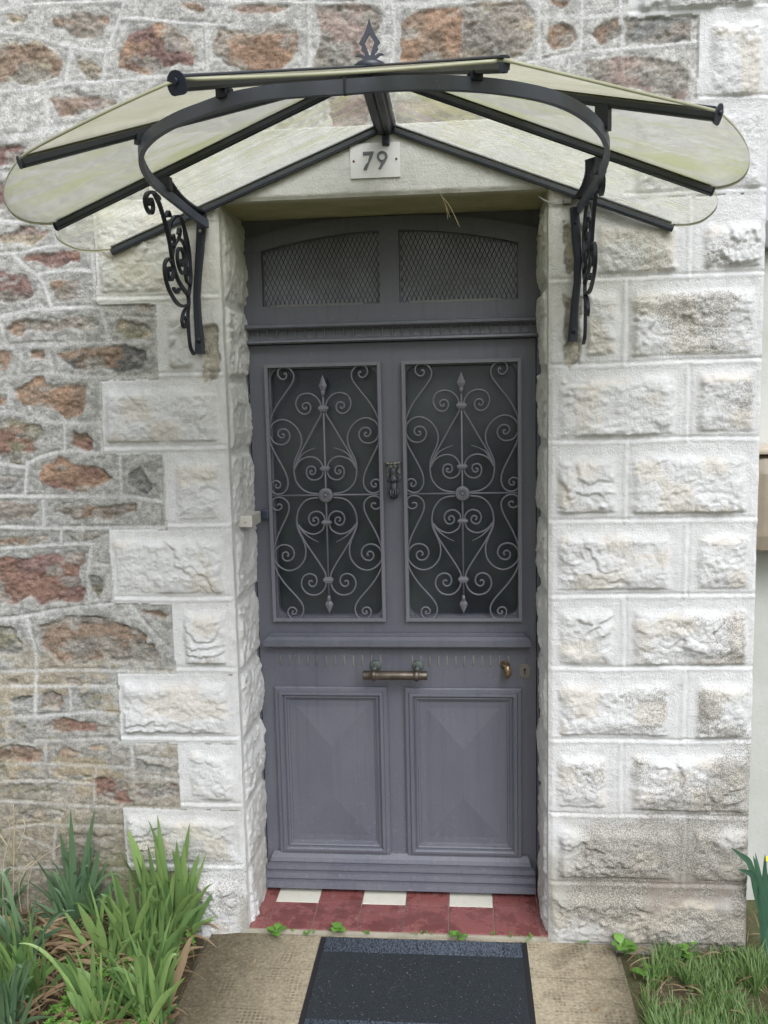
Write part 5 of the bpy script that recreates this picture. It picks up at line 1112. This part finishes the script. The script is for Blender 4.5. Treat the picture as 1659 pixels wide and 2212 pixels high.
IR = [
 ((1115,1110), [(950,390,24),(1145,440,24),(1203,622,26),(1245,620,14),(1065,545,30),(895,425,14),(1110,560,26),(1282,860,20),(1180,760,30),(1040,600,28)], 'tall iris clump nearest the doorway, against the white corner stones', 0, 1),
 ((990,1150), [(768,478,34),(820,640,28),(985,700,32),(890,570,20),(730,625,26),(930,540,24),(870,700,30),(1000,780,34)], 'iris clump just left of the one nearest the doorway, with wide leaves', 0, 1),
 ((850,1290), [(692,748,32),(648,868,34),(780,760,26),(920,870,28),(860,640,24),(745,880,30)], 'iris fan in the middle of the bed with broad upright leaves', 0, 1),
 ((960,1330), [(1055,1005,22),(985,1095,20),(1100,1215,22),(1030,1060,26),(905,1020,24),(940,1180,20)], 'short iris fan beside the path edge, below the tallest clump', 0, 1),
 ((560,1030), [(180,610,22),(425,358,24),(362,495,24),(575,348,22),(545,560,24),(650,660,26),(600,600,26),(500,640,24),(310,720,26),(690,770,28)], 'dark blue-green iris clump at the back against the rubble wall', 1, 0),
 ((640,900), [(575,560,20),(720,790,24),(800,960,26),(530,700,24),(680,820,26)], 'iris fan at the back between the two tallest clumps', 1, 0),
 ((430,1120), [(330,880,20),(400,900,22),(440,880,22),(480,960,24),(365,960,20)], 'low iris fan behind the brown litter, left of centre', 1, 0),
 ((650,1290), [(348,1035,26),(468,925,32),(590,1010,28),(700,950,24),(505,1210,22)], 'iris fan leaning left over the brown litter', 0, 1),
 ((600,1680), [(378,1275,28),(400,1455,36),(470,1330,28),(560,1480,26)], 'bright iris fan at the bottom edge of the photo, second clump from the path', 0, 1),
 ((870,1620), [(545,1392,30),(548,1432,26),(765,1335,30),(450,1622,30),(635,1612,24),(640,1225,28),(700,1290,26),(880,1450,28)], 'iris fan at the bottom edge with two leaves bent over sideways', 0, 1),
 ((930,1700), [(972,1528,26),(1010,1600,20)], 'pair of short iris leaves at the bottom edge beside the path', 0, 1),
 ((185,1520), [(128,1285,28),(212,1225,24),(108,1400,22),(170,1380,26)], 'small iris fan low at the left, in green ground cover', 0, 0),
 ((160,1320), [(-20,980,34),(-10,1130,50),(70,1060,34),(190,1200,24)], 'broad iris leaves leaning out of the left edge of the photo', 1, 1),
 ((60,1520), [(25,1165,24),(95,1345,24),(-20,1440,28)], 'iris fan at the very left edge, halfway down the bed', 0, 0),
 ((65,965), [(22,770,24),(85,775,24),(150,840,24),(10,820,26),(185,800,16)], 'short yellowing iris fan at the left edge near the wall', 1, 0),
 ((55,1690), [(-10,1400,36),(105,1560,30),(40,1480,30)], 'iris fan in the bottom left corner of the photo', 1, 0),
]
for (bx_, by_), tips, lab, dark, _q in IR:
    b0 = G(*zb2(bx_, by_), -.02); b0[1] = min(b0[1], -.045)
    pl = empty('iris_plant', tuple(b0)); tag(pl, lab, 'iris', 'irises in the bed left of the door')
    L = LM(); n = len(tips)
    for i, (tx, ty, wd) in enumerate(tips):
        bb = b0+np.array([(i-n/2)*.006+random.uniform(-.008, .008), random.uniform(-.012, .012), 0])
        yt = min(b0[1]+random.uniform(-.05, .05), -.035); tp = U(*zb2(tx, ty), yt)
        hor = abs(tx-bx_) > 1.2*abs(ty-by_)
        blade(L, bb, tp, wd*.001*(.86 if not dark else .82), .30 if hor else random.choice((.03, .07, .12, .2)), 16, twist=.7)
    for q_ in range(30):   # inner and arching leaves
        bb = b0+np.array([random.uniform(-.035, .035), random.uniform(-.03, .03), 0]); tp = bb+np.array([random.gauss(0, .07), random.uniform(-.07, .03), random.uniform(.05, .22)+.10*random.random()**3]); tp[1] = min(tp[1], -.03); tp[0] = min(tp[0], -.72); blade(L, bb, tp, random.uniform(.006, .017), random.choice((.03, .1, .2, .45, .6)), twist=.9)
    L.build('leaves', M_IRA if dark else M_IRB, pl)
    if 'beside the path edge' in lab: path_iris = pl
    L = LM()
    for q_ in range(16):
        bb = b0+np.array([random.uniform(-.05, .05), random.uniform(-.05, .03), random.uniform(0, .03)]); a = random.uniform(0, 6.28); r_ = random.uniform(.05, .13)
        tp = bb+np.array([math.cos(a)*r_, math.sin(a)*r_*.6, random.uniform(-.01, .05)]); tp[1] = min(tp[1], -.025); blade(L, bb, tp, random.uniform(.005, .014), random.uniform(.05, .5), 10, twist=1.6, fold=.6)
    L.build('dead_leaves', M_DEAD, pl)
# long dry leaf lying against the path side, and other litter
for a, b, w_, be in (((1010,1560),(1160,1120),20,.05), ((1160,1020),(1235,1230),16,.25), ((1080,1350),(1145,1130),18,.1)):
    L = LM(); p0 = G(*zb2(*a), 0.0); p1 = U(*zb2(*b), p0[1]+.05); blade(L, p0, p1, w_*.001, be, 14, twist=.9, fold=.5)
    o_ = L.build('withered_leaf', M_DEAD, path_iris); o_['label'] = 'long withered tan leaf drooping over the edge of the path'
L = LM()
for q_ in range(2600):
    x = random.uniform(-2.4, -.80); y = random.uniform(-1.3, -.03); a = random.uniform(0, 6.28); r_ = random.uniform(.02, .09)
    bb = np.array([x, y, -.02+random.uniform(0, .03)]); tp = bb+np.array([math.cos(a)*r_, math.sin(a)*r_, random.uniform(-.01, .02)]); tp[0] = min(tp[0], -.775); tp[1] = min(tp[1], -.02)
    blade(L, bb, tp, random.uniform(.002, .011), random.uniform(0, .5), 7, twist=1.5, fold=.6)
for q_ in range(260):
    bb = G(*zb2(random.uniform(20, 640), random.gauss(1110, 70)), random.uniform(-.02, .05)); bb[1] = min(bb[1], -.04); a = random.uniform(-.9, .9)+random.choice((0, math.pi)); r_ = random.uniform(.04, .15)
    tp = bb+np.array([math.cos(a)*r_, math.sin(a)*r_*.7, random.uniform(-.03, .04)]); tp[0] = min(tp[0], -.79); tp[1] = min(tp[1], -.03); blade(L, bb, tp, random.uniform(.004, .015), random.uniform(0, .5), 9, twist=1.6, fold=.7)
o_ = L.build('leaf_litter', M_DEAD); tag(o_, 'brown dead leaves lying over the soil of the bed', 'litter', kind='stuff')
# ground cover of small whorled leaves
L = LM()
def in_cover(x, y): return vn(np.array([x*7.0]), np.array([y*7.0]), 401)[0] > .36
cnt = 0
while cnt < 5200:
    x = random.uniform(-2.3, -.80); y = -abs(random.triangular(0, 1.4, .55)); 
    if not in_cover(x, y) : continue
    cnt += 1; h = random.uniform(.005, .055); c = np.array([x, min(y, -.03), -.02+h]); k0 = random.uniform(0, 1)
    for k in range(6):
        a = k0+k*math.pi/3; r_ = random.uniform(.007, .013); d = np.array([math.cos(a), math.sin(a), random.uniform(-.1, .5)])
        s0 = np.cross(d, [0, 0, 1]); s0 /= np.linalg.norm(s0); P = [c+d*r_*q for q in (0, .4, .8, 1)]; L.strip(P, [s0]*4, [.0008, .0022, .002, .0003], .1)
o_ = L.build('ground_cover', M_WEED); tag(o_, 'low bright green weeds with whorled leaves between the irises', 'weeds', kind='stuff')
for (px_, py_), lab, sz in (((1288, 2183), 'pale curled dead leaf on the path right of the mat', .022), ((552, 2075), 'small bent dry stem on the path left of the mat', .016), ((1243, 2095), 'tiny pale leaf fragment on the path beside the right edge of the mat', .007)):
    L = LM(); c = G(px_, py_, -.012); a = random.uniform(.3, 2.2); d = np.array([math.cos(a), math.sin(a), .12])*sz
    blade(L, c-d*.5, c+d*.5, sz*(.5 if sz > .017 else .2), .3, 9, twist=.5, fold=.5); o_ = L.build('fallen_leaf', M_DEAD); tag(o_, lab, 'dead leaf')
# dry twigs at the far left
TW = empty('dead_plant', (-1.4, -.1, -.03)); tag(TW, 'bare dry stems standing against the rubble wall at the left edge', 'dry stems')
for L_ in ([(75,1080),(85,500),(80,330)], [(20,1100),(20,700),(60,520),(50,420)], [(80,640),(0,510)], [(130,1000),(130,760),(360,575)], [(170,1000),(170,800),(205,680)], [(90,700),(90,480),(130,420),(150,470),(110,600)], [(75,760),(200,670)]):
    P = [U(*zb2(a, b), -.09-.01*i) for i, (a, b) in enumerate(L_)]
    m = MB(); m.tube(cr(P, 5) if len(P) > 2 else P, .0013, 5); m.build('stem', M_DRY, TW)
# rosettes ---------------------------------------------------------------------
def ovate(L, c, a, ln, wd, up_, drop=.0):
    d = np.array([math.cos(a)*math.cos(up_), math.sin(a)*math.cos(up_), math.sin(up_)]); s0 = np.cross(d, [0, 0, 1.0]); s0 /= np.linalg.norm(s0)+1e-9
    P = [c+d*ln*q+np.array([0, 0, -drop*q*q]) for q in (0, .25, .4, .55, .7, .85, 1)]; L.strip(P, [s0]*7, [wd*q for q in (.05, .10, .42, .52, .48, .3, .02)], .2)
def rosette(name, px, py, n, ln, wd, lab, cat, grp=None, z=-.004, h=.0, y=None, wide=1.0):
    c = G(px, py, z) if y is None else U(px, py, y); p = empty(name, tuple(c)); tag(p, lab, cat, grp); L = LM(); ln *= 1.25 if ln > .015 else 1.5; wd *= 1.2
    for k in range(n):
        a = k*2.4+random.uniform(-.3, .3); q = c+np.array([random.uniform(-.01, .01)*wide, random.uniform(-.004, .004), h*k/n])
        ovate(L, q, a, ln*random.uniform(.7, 1.15), wd*random.uniform(.8, 1.2), random.uniform(.25, 1.0), ln*.3)
    L.build('leaves', M_WEED, p)
    if h > 0:
        m = MB(); m.tube([c, c+np.array([.003, 0, h])], .0014, 5); m.build('stem', M_WEED, p)
    return p
W = 'weeds along the front edge of the doorstep'
rosette('weed', 592, 2022, 7, .032, .020, 'leafy weed with drooping leaves in front of the leftmost step tiles', 'weed', W, h=.02)
rosette('weed', 728, 2014, 8, .026, .024, 'round-leaved weed at the top left corner of the mat', 'weed', W, h=.015)
rosette('weed', 655, 2014, 10, .010, .008, 'row of tiny weeds between the two larger left ones', 'weed', W, wide=4)
rosette('weed', 790, 2014, 7, .009, .007, 'tiny weed at the step edge above the middle left of the mat', 'weed', W, wide=1.5)
rosette('weed', 915, 2018, 8, .010, .006, 'tiny creeping weed at the step edge above the centre of the mat', 'weed', W, wide=3)
rosette('weed', 988, 2026, 10, .020, .015, 'lobed weed growing over the top edge of the mat', 'weed', W, h=.008, wide=1.6)
rosette('weed', 1066, 2018, 6, .010, .008, 'tiny round-leaved weed at the step edge above the mat, right of the lobed weed', 'weed', W)
rosette('weed', 1108, 2021, 8, .010, .006, 'thin line of tiny weeds near the top right corner of the mat', 'weed', W, wide=2)
rosette('weed', 1142, 2026, 7, .014, .005, 'grassy weed at the right end of the step', 'weed', W)
P2_ = 'weeds at the foot of the right pier'
rosette('weed', 1262, 2036, 5, .010, .010, 'tiny round-leaved weed on the path corner against the pier', 'weed', P2_)
rosette('weed', 1350, 2062, 9, .045, .030, 'broad-leaved weed at the corner of the path and the pier', 'weed', P2_, z=-.02, h=.03)
rosette('weed', 1482, 2072, 12, .024, .020, 'nettle-like weed against the middle of the pier foot', 'weed', P2_, z=-.03, h=.04, wide=2)
rosette('weed', 1405, 2112, 14, .024, .022, 'grey-green lobed weed in the grass beside the path', 'weed', P2_, z=-.03, h=.03, wide=3)
rosette('weed', 1560, 2062, 9, .02, .016, 'small weed under the right end of the pier', 'weed', P2_, z=-.03, h=.01, wide=2.5)
rosette('weed', 425, 2010, 12, .020, .016, 'small leafy weed at the foot of the quoins between irises and step', 'weed', None, z=-.01, h=.05, wide=2.5)
rosette('weed', 400, 2060, 12, .018, .014, 'small leafy weed on the path edge under the tallest irises', 'weed', None, z=-.01, h=.05, wide=2.5)
# daffodil -----------------------------------------------------------------------
DF = empty('daffodil', (.84, .02, -.03)); tag(DF, 'daffodil plant with strap leaves beside the right corner of the pier', 'daffodil')
b0 = np.array([.845, -.03, -.035]); L = LM()
zc2 = lambda a, b: (1119+a*.3255, 1620+b*.3255)
for tx, ty, w_, be in ((1575,680,20,.08), (1560,700,18,.15), (1640,690,18,.1), (1700,640,20,.1), (1600,900,18,.06), (1680,760,20,.05), (1740,820,18,.1), (1720,900,16,.1)):
    blade(L, b0+np.array([random.uniform(-.012, .018), random.uniform(-.01, .01), 0]), U(*zc2(tx, ty), -.04+random.uniform(-.02, .02)), w_*.001, be, 14, twist=.4)
for cp in ([(1640,1190),(1590,1000),(1560,840),(1530,740),(1470,690),(1415,648)], [(1636,1190),(1600,1030),(1575,880),(1545,820),(1500,800),(1458,792)]):
    P = cr([U(*zc2(*q), -.035-.006*i) for i, q in enumerate(cp)], 4); n = len(P); L.strip(P, [np.array([.75, 0, .66]) if i > n*.5 else np.array([1, 0, .1]) for i in range(n)], [.0085*min(1, (1-i/(n-1))*3+.06)*(.5+.5*min(1, i/6)) for i in range(n)], .25)
L.build('leaves', M_DAF, DF)
fc = U(1671, 1864, -.04); m = MB(); m.tube([b0, fc+np.array([.01, .01, -.05]), fc], .0028, 6); m.build('stem', M_DAF, DF)
M_YEL = m_paint('petal_yellow', (.75, .55, .03), .5, (.7, .42, .02), .5); L = LM()
for k in range(6): ovate(L, fc, k*math.pi/3+.2, .026, .022, .35)
L.build('petals', M_YEL, DF); m = MB(); m.lathe([(.004, 0), (.008, .006), (.010, .016), (.013, .020), (.010, .016), (.006, .004)], tuple(fc), 'Y', 14); m.build('trumpet', M_YEL, DF)
# grass --------------------------------------------------------------------------
rngn = np.random.default_rng(5)
def grass(name, n, x0, x1, y0, y1, lab, hh=(.02, .07), thin=1.0, keep=None, z0=-.045):
    x = rngn.uniform(x0, x1, n); y = rngn.uniform(y0, y1, n); dens = vn(x*6, y*6, 501)
    k = dens > .08*thin
    if keep is not None: k &= keep(x, y)
    x, y, dens = x[k], y[k], dens[k]; n = len(x); h = rngn.uniform(*hh, n)*(.55+.75*dens); a = rngn.uniform(0, 2*np.pi, n); ln = rngn.uniform(.1, .75, n)*h
    dx, dy = np.cos(a)*ln, np.sin(a)*ln; w_ = rngn.uniform(.0009, .0021, n); px, py = -np.sin(a)*w_, np.cos(a)*w_
    px = np.where(rngn.random(n) < .6, w_, px); py = np.where(px == w_, 0, py)
    z = np.full(n, z0); P = []
    for t, ww in ((0, 1), (.45, .9), (.8, .6), (1, .03)):
        cx_ = x+dx*t**1.8; cy_ = y+dy*t**1.8; cz_ = z+h*t
        P += [np.stack([cx_-px*ww, cy_-py*ww, cz_], 1), np.stack([cx_+px*ww, cy_+py*ww, cz_], 1)]
    V = np.stack(P, 1).reshape(-1, 3); b = (np.arange(n)*8)[:, None]
    F = np.concatenate([b+np.array([[0, 1, 3, 2]]), b+np.array([[2, 3, 5, 4]]), b+np.array([[4, 5, 7, 6]])], 0)
    me = bpy.data.meshes.new(name); me.vertices.add(len(V)); me.vertices.foreach_set('co', V.astype(np.float32).ravel())
    me.loops.add(F.size); me.loops.foreach_set('vertex_index', F.astype(np.int32).ravel()); me.polygons.add(len(F)); me.polygons.foreach_set('loop_start', np.arange(0, F.size, 4, dtype=np.int32)); me.update(calc_edges=True)
    at = me.attributes.new('rnd', 'FLOAT', 'POINT'); at.data.foreach_set('value', np.repeat(np.clip(rngn.normal(.5, .3, n), 0, 1.3), 8).astype(np.float32))
    at = me.attributes.new('tip', 'FLOAT', 'POINT'); at.data.foreach_set('value', np.tile(np.array([0, 0, .4, .4, .7, .7, 1.0, 1.0], np.float32), n)*rngn.choice([.9, 1.0], n*8).astype(np.float32))
    me.materials.append(M_GRASS); o = bpy.data.objects.new(name, me); COL.objects.link(o); tag(o, lab, 'grass', kind='stuff'); return o
M_GRASS = m_leaf('grass_blade', (.075, .14, .04), (.20, .30, .10), (.45, .40, .22), 0, .55)
grass('grass', 42000, .455, 1.5, -.62, -.015, 'short green grass of the lawn right of the path', (.018, .10), keep=lambda x, y: (vn(x*9, y*9, 502)+.5*vn(x*30, y*30, 503) > .62+.50*np.clip((y+.16)/.14, 0, 1)))
grass('grass', 9000, 1.5, 3.9, -2.8, -.02, 'lawn grass running on to the right beyond the photo', (.02, .07)) if False else None
M_DRYG = M_DRY
L = LM()
for q_ in range(520):
    x = random.uniform(.45, 1.2); y = random.uniform(-.55, -.02) if random.random() < .7 else random.uniform(-.1, .15)
    if y > -.02 and x < .80: continue
    a = random.uniform(0, 6.28); r_ = random.uniform(.03, .09); bb = np.array([x, y, -.035+random.uniform(0, .02)]); tp = bb+np.array([math.cos(a)*r_, math.sin(a)*r_*.7, random.uniform(-.005, .03)])
    if tp[1] > -.012 and tp[0] < .80: tp[1] = -.015
    tp[0] = max(tp[0], .445); blade(L, bb, tp, .0022, random.uniform(.1, .5), 8, twist=.8)
o_ = L.build('dry_grass', M_DEAD); tag(o_, 'withered straw-coloured grass stems at the foot of the pier', 'dry grass', kind='stuff')
